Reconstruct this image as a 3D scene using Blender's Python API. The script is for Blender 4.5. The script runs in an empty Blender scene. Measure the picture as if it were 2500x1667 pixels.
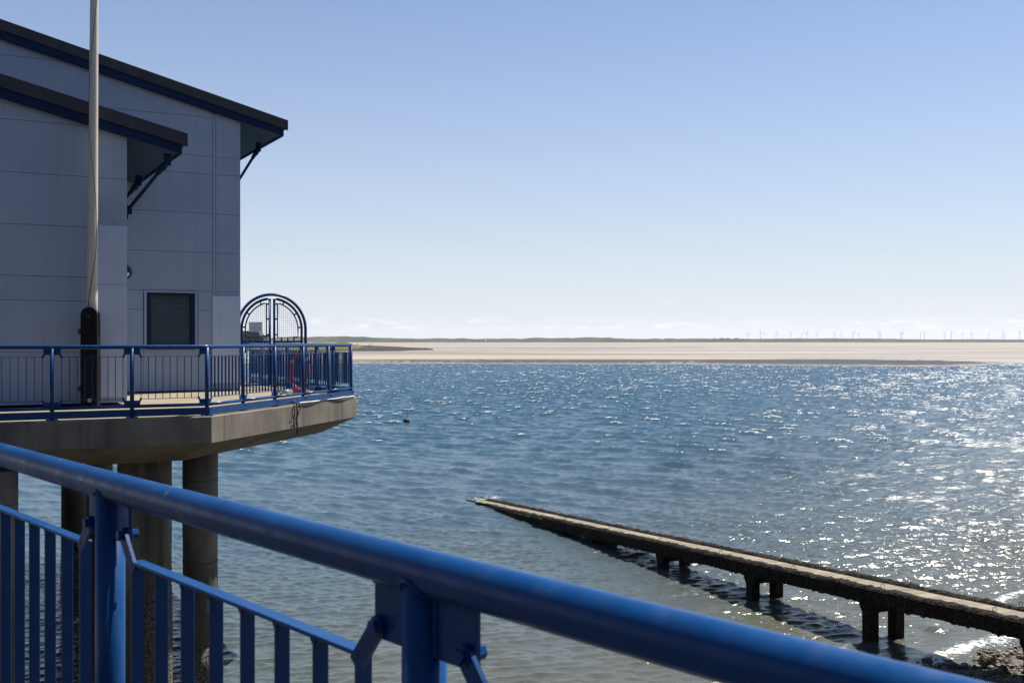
import bpy, math, random
import numpy as np
from mathutils import Vector, Matrix

C = bpy.context
S = C.scene
COL = S.collection
R = math.radians
PI = math.pi
rnd = random.Random(7)

# ------------------------------------------------------------------ camera, sky, sun, exposure
F = 2650.0                       # focal length in pixels of the 2500 px wide photograph
EYE = 6.5                        # eye height above the water
HOR = 831.0
cam = bpy.data.cameras.new('camera')
cam.sensor_width = 36.0
cam.lens = F / 2500 * 36.0
cam.clip_start = 0.05
cam.clip_end = 40000
cam.shift_y = -2.5 / 2500
cam.dof.use_dof = True
cam.dof.focus_distance = 18.0
cam.dof.aperture_fstop = 11.0
camo = bpy.data.objects.new('camera', cam)
COL.objects.link(camo)
camo.location = (0, 0, EYE)
camo.rotation_euler = (R(90), 0, 0)
S.camera = camo

SUN_AZ, SUN_EL = 46.0, 58.5      # azimuth clockwise from the view direction (+Y)
S.view_settings.view_transform = 'Standard'
S.view_settings.look = 'None'
S.view_settings.exposure = 0.95
S.view_settings.gamma = 1.0
S.view_settings.use_curve_mapping = False

sun = bpy.data.lights.new('sun', 'SUN')
sun.energy = 5.0
sun.angle = R(0.53)
sun.color = (1.0, 0.95, 0.87)
suno = bpy.data.objects.new('sun', sun)
COL.objects.link(suno)
sd = Vector((math.sin(R(SUN_AZ)) * math.cos(R(SUN_EL)), math.cos(R(SUN_AZ)) * math.cos(R(SUN_EL)), math.sin(R(SUN_EL))))
suno.rotation_euler = sd.to_track_quat('Z', 'Y').to_euler()
suno.location = (30, 30, 60)

W = bpy.data.worlds.new('World')
S.world = W
W.use_nodes = True
nt = W.node_tree
nt.nodes.clear()
def nn(tree, t, **kw):
    n = tree.nodes.new(t)
    for k, v in kw.items():
        setattr(n, k, v)
    return n
out = nn(nt, 'ShaderNodeOutputWorld')
bg = nn(nt, 'ShaderNodeBackground')
sky = nn(nt, 'ShaderNodeTexSky', sky_type='NISHITA', sun_disc=False)
sky.sun_elevation = R(SUN_EL)
sky.sun_rotation = R(SUN_AZ)
sky.altitude = 0
sky.air_density = 1.0
sky.dust_density = 0.6
sky.ozone_density = 2.2
bg.inputs['Strength'].default_value = 0.050
tint = nn(nt, 'ShaderNodeMix', data_type='RGBA', blend_type='MULTIPLY')
tint.inputs[0].default_value = 1.0
tint.inputs[7].default_value = (0.75, 0.92, 1.17, 1)
nt.links.new(sky.outputs[0], tint.inputs[6])
# a row of low fair-weather clouds all round the horizon
tc = nn(nt, 'ShaderNodeTexCoord')
sep = nn(nt, 'ShaderNodeSeparateXYZ')
nt.links.new(tc.outputs['Generated'], sep.inputs[0])
mp = nn(nt, 'ShaderNodeMapping')
mp.inputs['Scale'].default_value = (44, 44, 230)
nt.links.new(tc.outputs['Generated'], mp.inputs[0])
nz = nn(nt, 'ShaderNodeTexNoise')
nz.inputs['Scale'].default_value = 1.0
nz.inputs['Detail'].default_value = 5.0
nt.links.new(mp.outputs[0], nz.inputs['Vector'])
rmp = nn(nt, 'ShaderNodeMapRange', interpolation_type='SMOOTHSTEP')
rmp.inputs[1].default_value = 0.50
rmp.inputs[2].default_value = 0.66
nt.links.new(nz.outputs[0], rmp.inputs[0])
band = nn(nt, 'ShaderNodeValToRGB')
cr = band.color_ramp
cr.elements[0].position = 0.0; cr.elements[0].color = (0, 0, 0, 1)
cr.elements[1].position = 1.0; cr.elements[1].color = (0, 0, 0, 1)
for p, v in ((0.25, 0.0), (0.36, 0.9), (0.46, 0.8), (0.62, 0.0)):
    e = cr.elements.new(p); e.color = (v, v, v, 1)
mz = nn(nt, 'ShaderNodeMath', operation='MULTIPLY')
mz.inputs[1].default_value = 1 / 0.035
nt.links.new(sep.outputs[2], mz.inputs[0])
nt.links.new(mz.outputs[0], band.inputs[0])
mm = nn(nt, 'ShaderNodeMath', operation='MULTIPLY')
nt.links.new(rmp.outputs[0], mm.inputs[0])
nt.links.new(band.outputs[0], mm.inputs[1])
cm = nn(nt, 'ShaderNodeMix', data_type='RGBA')
cm.inputs[7].default_value = (10.5, 10.4, 10.3, 1)
nt.links.new(mm.outputs[0], cm.inputs[0])
# pale haze towards the horizon, the same all round
hz = nn(nt, 'ShaderNodeMath', operation='MULTIPLY'); hz.inputs[1].default_value = -5.9
nt.links.new(sep.outputs[2], hz.inputs[0])
hz2 = nn(nt, 'ShaderNodeMath', operation='EXPONENT')
nt.links.new(hz.outputs[0], hz2.inputs[0])
hz3 = nn(nt, 'ShaderNodeMath', operation='MULTIPLY', use_clamp=True); hz3.inputs[1].default_value = 0.97
nt.links.new(hz2.outputs[0], hz3.inputs[0])
hm_ = nn(nt, 'ShaderNodeMix', data_type='RGBA')
hm_.inputs[7].default_value = (8.5, 8.9, 9.5, 1)
nt.links.new(hz3.outputs[0], hm_.inputs[0])
nt.links.new(tint.outputs[2], hm_.inputs[6])
nt.links.new(hm_.outputs[2], cm.inputs[6])
nt.links.new(cm.outputs[2], bg.inputs[0])
nt.links.new(bg.outputs[0], out.inputs[0])

try:
    S.cycles.use_denoising = True
    S.cycles.max_bounces = 8
except Exception:
    pass

# ------------------------------------------------------------------ helpers
def at(u, v=None, y=None, z=None):
    """world point seen at photo pixel (u, v), at depth y or at height z"""
    if y is None:
        y = (EYE - z) * F / (v - HOR)
    x = (u - 1250.0) * y / F
    zz = z if z is not None else EYE - (v - HOR) * y / F
    return Vector((x, y, zz))

def mat(name, c1, c2=None, rough=0.5, scale=3.0, detail=5.0, bump=0.0, bscale=30.0, metal=0.0, spec=0.5,
        lo=0.35, hi=0.65, stretch=(1, 1, 1), coat=0.0):
    m = bpy.data.materials.new(name)
    m.use_nodes = True
    t = m.node_tree
    b = t.nodes['Principled BSDF']
    b.inputs['Roughness'].default_value = rough
    b.inputs['Metallic'].default_value = metal
    b.inputs['Specular IOR Level'].default_value = spec
    b.inputs['Coat Weight'].default_value = coat
    b.inputs['Base Color'].default_value = (*c1, 1)
    tcn = nn(t, 'ShaderNodeTexCoord')
    mpn = nn(t, 'ShaderNodeMapping')
    mpn.inputs['Scale'].default_value = stretch
    t.links.new(tcn.outputs['Object'], mpn.inputs[0])
    if c2 is not None:
        n = nn(t, 'ShaderNodeTexNoise')
        n.inputs['Scale'].default_value = scale
        n.inputs['Detail'].default_value = detail
        t.links.new(mpn.outputs[0], n.inputs['Vector'])
        r = nn(t, 'ShaderNodeMapRange', interpolation_type='SMOOTHSTEP')
        r.inputs[1].default_value = lo
        r.inputs[2].default_value = hi
        t.links.new(n.outputs[0], r.inputs[0])
        x = nn(t, 'ShaderNodeMix', data_type='RGBA')
        x.inputs[6].default_value = (*c1, 1)
        x.inputs[7].default_value = (*c2, 1)
        t.links.new(r.outputs[0], x.inputs[0])
        t.links.new(x.outputs[2], b.inputs['Base Color'])
    if bump:
        n2 = nn(t, 'ShaderNodeTexNoise')
        n2.inputs['Scale'].default_value = bscale
        n2.inputs['Detail'].default_value = 4
        t.links.new(mpn.outputs[0], n2.inputs['Vector'])
        bp = nn(t, 'ShaderNodeBump')
        bp.inputs['Strength'].default_value = 1.0
        bp.inputs['Distance'].default_value = bump
        t.links.new(n2.outputs[0], bp.inputs['Height'])
        t.links.new(bp.outputs[0], b.inputs['Normal'])
    return m

class MB:
    """collects verts and faces for ONE mesh object"""
    def __init__(self):
        self.v = []; self.f = []; self.s = []
    def add(self, vs, fs, smooth=False):
        o = len(self.v)
        self.v += [tuple(p) for p in vs]
        self.f += [tuple(i + o for i in q) for q in fs]
        self.s += [smooth] * len(fs)
        return self
    def box(self, lo, hi, M=None, bev=0.0):
        x0, y0, z0 = lo; x1, y1, z1 = hi
        if bev:
            b = bev
            vs = []
            # chamfered along the three axes: 24 verts
            for sx in (0, 1):
                for sy in (0, 1):
                    for sz in (0, 1):
                        X = (x0, x1)[sx]; Y = (y0, y1)[sy]; Z = (z0, z1)[sz]
                        ix = b if sx == 0 else -b; iy = b if sy == 0 else -b; iz = b if sz == 0 else -b
                        vs += [(X, Y + iy, Z + iz), (X + ix, Y, Z + iz), (X + ix, Y + iy, Z)]
            def k(a, c, d, w): return ((a * 2 + c) * 2 + d) * 3 + w
            fs = []
            for s in (0, 1):
                q = [k(s, 0, 0, 0), k(s, 1, 0, 0), k(s, 1, 1, 0), k(s, 0, 1, 0)]
                fs.append(q if s else q[::-1])
                q = [k(0, s, 0, 1), k(1, s, 0, 1), k(1, s, 1, 1), k(0, s, 1, 1)]
                fs.append(q[::-1] if s else q)
                q = [k(0, 0, s, 2), k(1, 0, s, 2), k(1, 1, s, 2), k(0, 1, s, 2)]
                fs.append(q if s else q[::-1])
            for a in (0, 1):
                for c in (0, 1):
                    fs.append([k(a, c, 0, 0), k(a, c, 1, 0), k(a, c, 1, 1), k(a, c, 0, 1)][::1 if (a == c) == False else -1])
                    fs.append([k(a, 0, c, 0), k(a, 1, c, 0), k(a, 1, c, 2), k(a, 0, c, 2)][::-1 if (a == c) == False else 1])
                    fs.append([k(0, a, c, 1), k(1, a, c, 1), k(1, a, c, 2), k(0, a, c, 2)][::1 if (a == c) == False else -1])
                    for d in (0, 1):
                        q = [k(a, c, d, 0), k(a, c, d, 1), k(a, c, d, 2)]
                        fs.append(q if (a + c + d) % 2 else q[::-1])
        else:
            vs = [(x0, y0, z0), (x1, y0, z0), (x1, y1, z0), (x0, y1, z0), (x0, y0, z1), (x1, y0, z1), (x1, y1, z1), (x0, y1, z1)]
            fs = [(0, 3, 2, 1), (4, 5, 6, 7), (0, 1, 5, 4), (1, 2, 6, 5), (2, 3, 7, 6), (3, 0, 4, 7)]
        if M is not None:
            vs = [M @ Vector(p) for p in vs]
        return self.add(vs, fs)
    def tube(self, pts, r, n=12, caps=True, closed=False):
        pts = [Vector(p) for p in pts]
        m = len(pts)
        rs = r if isinstance(r, (list, tuple)) else [r] * m
        vs = []
        ref = None
        for i, p in enumerate(pts):
            if closed:
                d = pts[(i + 1) % m] - pts[i - 1]
            else:
                d = pts[min(i + 1, m - 1)] - pts[max(i - 1, 0)]
            d.normalize()
            if ref is None:
                ref = Vector((0, 0, 1)) if abs(d.z) < 0.9 else Vector((1, 0, 0))
            a = (ref - d * ref.dot(d)).normalized()
            ref = a
            b = d.cross(a)
            for j in range(n):
                t = 2 * PI * j / n
                vs.append(p + (a * math.cos(t) + b * math.sin(t)) * rs[i])
        fs = []
        for i in range(m if closed else m - 1):
            i2 = (i + 1) % m
            for j in range(n):
                j2 = (j + 1) % n
                fs.append((i * n + j, i * n + j2, i2 * n + j2, i2 * n + j))
        self.add(vs, fs, True)
        if caps and not closed:
            o = len(self.v) - len(vs)
            self.f.append(tuple(o + j for j in range(n))[::-1]); self.s.append(False)
            self.f.append(tuple(o + (m - 1) * n + j for j in range(n))); self.s.append(False)
        return self
    def prism(self, poly, z0, z1, M=None):
        """poly: list of 2-D points counter-clockwise, extruded in z"""
        n = len(poly)
        vs = [(p[0], p[1], z0) for p in poly] + [(p[0], p[1], z1) for p in poly]
        fs = [tuple(range(n))[::-1], tuple(range(n, 2 * n))]
        fs += [(i, (i + 1) % n, n + (i + 1) % n, n + i) for i in range(n)]
        if M is not None:
            vs = [M @ Vector(p) for p in vs]
        return self.add(vs, fs)
    def mesh(self, name):
        me = bpy.data.meshes.new(name)
        me.from_pydata(self.v, [], self.f)
        me.polygons.foreach_set('use_smooth', self.s)
        me.update()
        return me

XZ = Matrix(((1, 0, 0, 0), (0, 0, -1, 0), (0, 1, 0, 0), (0, 0, 0, 1)))   # (x, y) polygon -> x, z plane, extruded along -y

def link(name, me, m, parent=None, M=None, kind=None):
    if isinstance(me, MB):
        me = me.mesh(name)
    if not me.materials and m is not None:
        me.materials.append(m)
    o = bpy.data.objects.new(name, me)
    COL.objects.link(o)
    if parent is not None:
        o.parent = parent
    if M is not None:
        o.matrix_local = M
    if kind:
        o['kind'] = kind
    return o

def tag(o, label, cat, group=None):
    o['label'] = label
    o['category'] = cat
    if group:
        o['group'] = group
    return o

def thing(name, label, cat, loc=(0, 0, 0), rz=0.0, group=None):
    o = bpy.data.objects.new(name, None)
    COL.objects.link(o)
    o.location = loc
    o.rotation_euler = (0, 0, rz)
    return tag(o, label, cat, group)

def copy_tree(o, parent=None):
    c = o.copy()
    COL.objects.link(c)
    if parent is not None:
        c.parent = parent
        c.matrix_parent_inverse = o.matrix_parent_inverse.copy()
    for ch in list(o.children):
        copy_tree(ch, c)
    return c

def grid_obj(name, X, Y, Z, m, kind='structure', attrs=None):
    """a numpy height sheet as one mesh"""
    r, c = X.shape
    me = bpy.data.meshes.new(name)
    n = r * c
    co = np.stack([X, Y, Z], -1).reshape(-1).astype(np.float32)
    me.vertices.add(n)
    me.vertices.foreach_set('co', co)
    i = np.arange(n).reshape(r, c)
    q = np.stack([i[:-1, :-1], i[:-1, 1:], i[1:, 1:], i[1:, :-1]], -1).reshape(-1, 4)
    nf = len(q)
    me.loops.add(nf * 4)
    me.loops.foreach_set('vertex_index', q.reshape(-1).astype(np.int32))
    me.polygons.add(nf)
    me.polygons.foreach_set('loop_start', (np.arange(nf) * 4).astype(np.int32))
    me.polygons.foreach_set('use_smooth', np.ones(nf, dtype=bool))
    me.update(calc_edges=True)
    for k, a in (attrs or {}).items():
        at_ = me.attributes.new(k, 'FLOAT', 'POINT')
        at_.data.foreach_set('value', a.reshape(-1).astype(np.float32))
    me.materials.append(m)
    o = bpy.data.objects.new(name, me)
    COL.objects.link(o)
    o['kind'] = kind
    return o

def vnoise(x, y, seed=0, octaves=4):
    """value noise in numpy"""
    res = np.zeros_like(x, dtype=float)
    amp, tot = 1.0, 0.0
    for k in range(octaves):
        xi = np.floor(x).astype(np.int64); yi = np.floor(y).astype(np.int64)
        xf = x - xi; yf = y - yi
        xf = xf * xf * (3 - 2 * xf); yf = yf * yf * (3 - 2 * yf)
        def h(a, b):
            n = (a * 374761393 + b * 668265263 + (seed + k) * 2147483647) & 0xffffffff
            n = ((n ^ (n >> 13)) * 1274126177) & 0xffffffff
            return ((n ^ (n >> 16)) & 0xffff) / 65535.0
        res += amp * ((h(xi, yi) * (1 - xf) + h(xi + 1, yi) * xf) * (1 - yf) + (h(xi, yi + 1) * (1 - xf) + h(xi + 1, yi + 1) * xf) * yf)
        tot += amp
        amp *= 0.5
        x = x * 2.03 + 11.7; y = y * 2.03 + 5.3
    return res / tot

def sstep(a, b, x):
    t = np.clip((x - a) / (b - a), 0, 1)
    return t * t * (3 - 2 * t)

# ------------------------------------------------------------------ materials
M_blue = mat('blue_paint', (0.0018, 0.038, 0.136), (0.0025, 0.044, 0.15), rough=0.28, scale=9, bump=0.0004, bscale=60, spec=0.24)
M_blue_dk = mat('navy_fascia_paint', (0.0025, 0.013, 0.055), (0.003, 0.016, 0.062), spec=0.15, rough=0.5, scale=4)
M_clad = mat('grey_cladding', (0.25, 0.302, 0.405), (0.275, 0.33, 0.43), rough=0.45, scale=1.1, lo=0.3, hi=0.7)
M_plate = mat('pale_cladding', (0.41, 0.47, 0.59), (0.44, 0.50, 0.61), rough=0.4, scale=1.5)
M_trim = mat('white_trim', (0.29, 0.335, 0.42), (0.26, 0.30, 0.37), rough=0.4, scale=6)
M_core = mat('dark_backing', (0.03, 0.03, 0.035), rough=0.8)
M_roof = mat('dark_grey_flashing', (0.017, 0.018, 0.024), (0.034, 0.036, 0.046), rough=0.6, scale=2.2, stretch=(2.5, 1, 0.6), lo=0.45, hi=0.8)
M_soffit = mat('soffit_panel', (0.030, 0.055, 0.095), (0.036, 0.063, 0.105), spec=0.12, rough=0.6, scale=2)
M_glass = mat('window_glass', (0.012, 0.016, 0.018), rough=0.04, spec=0.6)
M_slat = mat('blind_slat', (0.60, 0.62, 0.63), rough=0.5)
M_conc = mat('concrete', (0.090, 0.076, 0.060), (0.178, 0.152, 0.122), rough=0.85, scale=1.6, detail=9, bump=0.006, bscale=22, lo=0.3, hi=0.72, stretch=(1, 1, 0.45))
M_deck = mat('deck_concrete', (0.165, 0.137, 0.090), (0.215, 0.178, 0.12), rough=0.85, scale=1.3, detail=7, bump=0.004, bscale=35)
M_col = mat('column_concrete', (0.085, 0.071, 0.054), (0.155, 0.130, 0.10), rough=0.85, scale=1.5, detail=8, bump=0.008, bscale=16, stretch=(1, 1, 0.4))
M_crust = mat('barnacle_crust', (0.05, 0.042, 0.032), (0.16, 0.13, 0.09), rough=0.95, scale=22, bump=0.05, bscale=24, lo=0.4, hi=0.65)
M_pole = mat('cream_flagpole_paint', (0.55, 0.49, 0.40), (0.47, 0.42, 0.35), rough=0.45, scale=3, stretch=(3, 3, 0.5))
M_tab = mat('dark_stained_timber', (0.007, 0.007, 0.009), (0.012, 0.012, 0.014), spec=0.1, rough=0.7, scale=5, stretch=(3, 3, 0.4))
M_steel = mat('galvanised_steel', (0.45, 0.46, 0.47), (0.33, 0.34, 0.35), rough=0.35, metal=0.8, scale=12)
M_black = mat('black_rubber', (0.012, 0.012, 0.013), rough=0.6)
M_rope = mat('dark_rope', (0.03, 0.028, 0.025), (0.06, 0.055, 0.05), rough=0.9, scale=40)
M_white = mat('white_plastic', (0.72, 0.72, 0.72), rough=0.4)
M_red = mat('red_plastic', (0.36, 0.018, 0.018), (0.30, 0.02, 0.02), rough=0.4, scale=6)
M_grey = mat('reflective_grey', (0.45, 0.45, 0.45), rough=0.3)
M_weed = mat('wet_seaweed', (0.005, 0.004, 0.003), (0.034, 0.026, 0.018), rough=0.8, scale=14, bump=0.05, bscale=16, lo=0.4, hi=0.72, spec=0.12)
M_slip = mat('slip_concrete', (0.14, 0.115, 0.076), (0.20, 0.165, 0.115), rough=0.85, scale=2.5, bump=0.004, bscale=30)
M_algae = mat('green_algae', (0.24, 0.24, 0.03), (0.03, 0.025, 0.012), rough=0.8, scale=3.2, lo=0.45, hi=0.55)
M_rock = mat('wet_rock', (0.045, 0.036, 0.027), (0.12, 0.098, 0.07), spec=0.3, rough=0.6, scale=6, bump=0.02, bscale=12)
M_shingle = mat('shingle', (0.034, 0.027, 0.018), (0.115, 0.093, 0.063), spec=0.3, rough=0.75, scale=7, bump=0.08, bscale=9, detail=8)
M_turb = mat('turbine_white', (0.66, 0.68, 0.72), rough=0.5)
M_house = mat('dark_stone', (0.055, 0.05, 0.048), (0.09, 0.08, 0.072), rough=0.9, scale=0.8)
M_render = mat('cream_render', (0.40, 0.36, 0.28), rough=0.9)
M_slate = mat('slate_roof', (0.045, 0.045, 0.05), (0.06, 0.06, 0.065), rough=0.8, scale=0.6)
M_bush = mat('dark_bushes', (0.018, 0.026, 0.016), (0.03, 0.042, 0.02), rough=0.95, scale=0.1)
M_timber = mat('weathered_timber', (0.05, 0.042, 0.035), rough=0.9)

def wear_paint(m):
    """small chips, duller salt-streaked gloss"""
    t = m.node_tree; b = t.nodes['Principled BSDF']
    src = b.inputs['Base Color'].links[0].from_socket
    tcn = nn(t, 'ShaderNodeTexCoord')
    v = nn(t, 'ShaderNodeTexNoise'); v.inputs['Scale'].default_value = 55; v.inputs['Detail'].default_value = 3
    t.links.new(tcn.outputs['Object'], v.inputs['Vector'])
    v2 = nn(t, 'ShaderNodeTexNoise'); v2.inputs['Scale'].default_value = 4.5; v2.inputs['Detail'].default_value = 2
    t.links.new(tcn.outputs['Object'], v2.inputs['Vector'])
    ml = nn(t, 'ShaderNodeMath', operation='MULTIPLY'); t.links.new(v.outputs[0], ml.inputs[0]); t.links.new(v2.outputs[0], ml.inputs[1])
    r = nn(t, 'ShaderNodeMapRange', interpolation_type='SMOOTHSTEP'); r.inputs[1].default_value = 0.425; r.inputs[2].default_value = 0.45
    t.links.new(ml.outputs[0], r.inputs[0])
    x = nn(t, 'ShaderNodeMix', data_type='RGBA'); x.inputs[7].default_value = (0.16, 0.12, 0.11, 1)
    t.links.new(r.outputs[0], x.inputs[0]); t.links.new(src, x.inputs[6])
    # chalky salt film
    v3 = nn(t, 'ShaderNodeTexNoise'); v3.inputs['Scale'].default_value = 14; v3.inputs['Detail'].default_value = 7; v3.inputs['Roughness'].default_value = 0.7
    mp3 = nn(t, 'ShaderNodeMapping'); mp3.inputs['Scale'].default_value = (1, 1, 0.25)
    t.links.new(tcn.outputs['Object'], mp3.inputs[0]); t.links.new(mp3.outputs[0], v3.inputs['Vector'])
    r3 = nn(t, 'ShaderNodeMapRange', interpolation_type='SMOOTHSTEP'); r3.inputs[1].default_value = 0.52; r3.inputs[2].default_value = 0.75; r3.inputs[4].default_value = 0.10
    t.links.new(v3.outputs[0], r3.inputs[0])
    x2 = nn(t, 'ShaderNodeMix', data_type='RGBA'); x2.inputs[7].default_value = (0.10, 0.15, 0.24, 1)
    t.links.new(r3.outputs[0], x2.inputs[0]); t.links.new(x.outputs[2], x2.inputs[6])
    t.links.new(x2.outputs[2], b.inputs['Base Color'])
    rr = nn(t, 'ShaderNodeMapRange'); rr.inputs[1].default_value = 0.35; rr.inputs[2].default_value = 0.7; rr.inputs[3].default_value = 0.22; rr.inputs[4].default_value = 0.48
    t.links.new(v3.outputs[0], rr.inputs[0]); t.links.new(rr.outputs[0], b.inputs['Roughness'])
wear_paint(M_blue)
def tone_per_piece(m, amount, streak=0.0):
    t = m.node_tree; b = t.nodes['Principled BSDF']
    src = b.inputs['Base Color'].links[0].from_socket
    oi = nn(t, 'ShaderNodeObjectInfo')
    mr = nn(t, 'ShaderNodeMapRange'); mr.inputs[3].default_value = 1 - amount; mr.inputs[4].default_value = 1 + amount
    t.links.new(oi.outputs['Random'], mr.inputs[0])
    fac = mr.outputs[0]
    if streak:
        tcn = nn(t, 'ShaderNodeTexCoord'); mp3 = nn(t, 'ShaderNodeMapping'); mp3.inputs['Scale'].default_value = (5, 5, 0.35)
        v = nn(t, 'ShaderNodeTexNoise'); v.inputs['Scale'].default_value = 1.0; v.inputs['Detail'].default_value = 6; v.inputs['Roughness'].default_value = 0.65
        t.links.new(tcn.outputs['Object'], mp3.inputs[0]); t.links.new(mp3.outputs[0], v.inputs['Vector'])
        m2 = nn(t, 'ShaderNodeMapRange', interpolation_type='SMOOTHSTEP'); m2.inputs[1].default_value = 0.45; m2.inputs[2].default_value = 0.75; m2.inputs[3].default_value = 1.0; m2.inputs[4].default_value = 1 - streak
        t.links.new(v.outputs[0], m2.inputs[0])
        mu = nn(t, 'ShaderNodeMath', operation='MULTIPLY'); t.links.new(fac, mu.inputs[0]); t.links.new(m2.outputs[0], mu.inputs[1]); fac = mu.outputs[0]
    x = nn(t, 'ShaderNodeVectorMath', operation='SCALE')
    t.links.new(src, x.inputs[0]); t.links.new(fac, x.inputs['Scale'])
    t.links.new(x.outputs[0], b.inputs['Base Color'])
tone_per_piece(M_clad, 0.035, 0.10)
tone_per_piece(M_plate, 0.03, 0.06)
tone_per_piece(M_slip, 0.12, 0.0)
tone_per_piece(M_conc, 0.0, 0.38)
tone_per_piece(M_col, 0.06, 0.35)
tone_per_piece(M_roof, 0.0, 0.25)
def tide_mark(m, z0, z1, col):
    t = m.node_tree; b = t.nodes['Principled BSDF']
    src = b.inputs['Base Color'].links[0].from_socket
    tcn = nn(t, 'ShaderNodeTexCoord'); sp_ = nn(t, 'ShaderNodeSeparateXYZ'); t.links.new(tcn.outputs['Object'], sp_.inputs[0])
    v = nn(t, 'ShaderNodeTexNoise'); v.inputs['Scale'].default_value = 2.5; v.inputs['Detail'].default_value = 5
    t.links.new(tcn.outputs['Object'], v.inputs['Vector'])
    ad = nn(t, 'ShaderNodeMath', operation='MULTIPLY_ADD'); ad.inputs[1].default_value = 1.6; t.links.new(v.outputs[0], ad.inputs[0]); t.links.new(sp_.outputs[2], ad.inputs[2])
    r = nn(t, 'ShaderNodeMapRange', interpolation_type='SMOOTHSTEP'); r.inputs[1].default_value = z0 + 0.8; r.inputs[2].default_value = z1 + 0.8; r.inputs[3].default_value = 0.75; r.inputs[4].default_value = 0.0
    t.links.new(ad.outputs[0], r.inputs[0])
    x = nn(t, 'ShaderNodeMix', data_type='RGBA'); x.inputs[7].default_value = (*col, 1)
    t.links.new(r.outputs[0], x.inputs[0]); t.links.new(src, x.inputs[6]); t.links.new(x.outputs[2], b.inputs['Base Color'])
tide_mark(M_col, 1.9, 2.9, (0.032, 0.028, 0.020))

# ------------------------------------------------------------------ far shore
def interp(x, xs, ys):
    return np.interp(x, xs, ys)
SH_R = (np.array([-2000, 860, 1300, 1700, 1950, 2100, 2230, 2340, 2450, 2560, 5000]) - 1250) / F
SH_Y = np.array([303, 302, 297, 291, 277, 267, 264, 270, 292, 300, 300.0])
def shore_y(r):
    return interp(r, SH_R, SH_Y)

yy = np.concatenate([np.linspace(255, 420, 150), np.geomspace(422, 9000, 150)])
rr = np.linspace(-1.3, 1.3, 420)
RR, YY = np.meshgrid(rr, yy)
XX = RR * YY
D = YY - shore_y(RR) + 5 * (vnoise(XX / 9, YY / 9, 3) - 0.5)
H = np.interp(D, [-60, 0, 6, 22, 45, 90, 300, 9000], [-2.0, 0.0, 0.30, 0.52, 0.55, 0.65, 0.95, 1.05])
SW = interp(RR * F + 1250, [-2000, 900, 1400, 1700, 1900, 2100, 2250, 2400, 2460], [30, 32, 38, 46, 62, 74, 66, 22, 1])
bar = sstep(-1, 5, D) * (1 - sstep(0.55, 1.0, D / SW))
H = H + bar * 0.25 + 0.03 * (vnoise(XX / 30, YY / 30, 5) - 0.5)
dens = interp(RR * F + 1250, [-2000, 870, 1050, 1500, 1650, 1750, 1850, 2000, 2440], [0.25, 0.25, 0.45, 0.62, 0.45, 0.55, 0.85, 1.0, 1.0])
shing = bar * dens * (0.55 + 0.8 * vnoise(XX / 14, YY / 16, 8))
shing = shing + 0.9 * bar * dens * (vnoise(XX / 1.2, YY / 4.5, 9, 2) - 0.42)
# pebble-scale lumps on the shingle
H = H + np.clip(shing, 0, 1) * 0.55 * (vnoise(XX / 1.3, YY / 2.3, 12, 2) - 0.45)
wet = sstep(0.50, 0.62, vnoise(XX / 160, YY / 26, 21)) * sstep(40, 70, D) * (1 - sstep(650, 1400, D)) * 0.8
wet = np.maximum(wet, np.exp(-((D - SW * 1.15) / 13.0) ** 2) * sstep((1750 - 1250) / F, (2000 - 1250) / F, RR))
wet = np.maximum(wet, 0.9 * np.exp(-(D / 3.0) ** 2))

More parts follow.
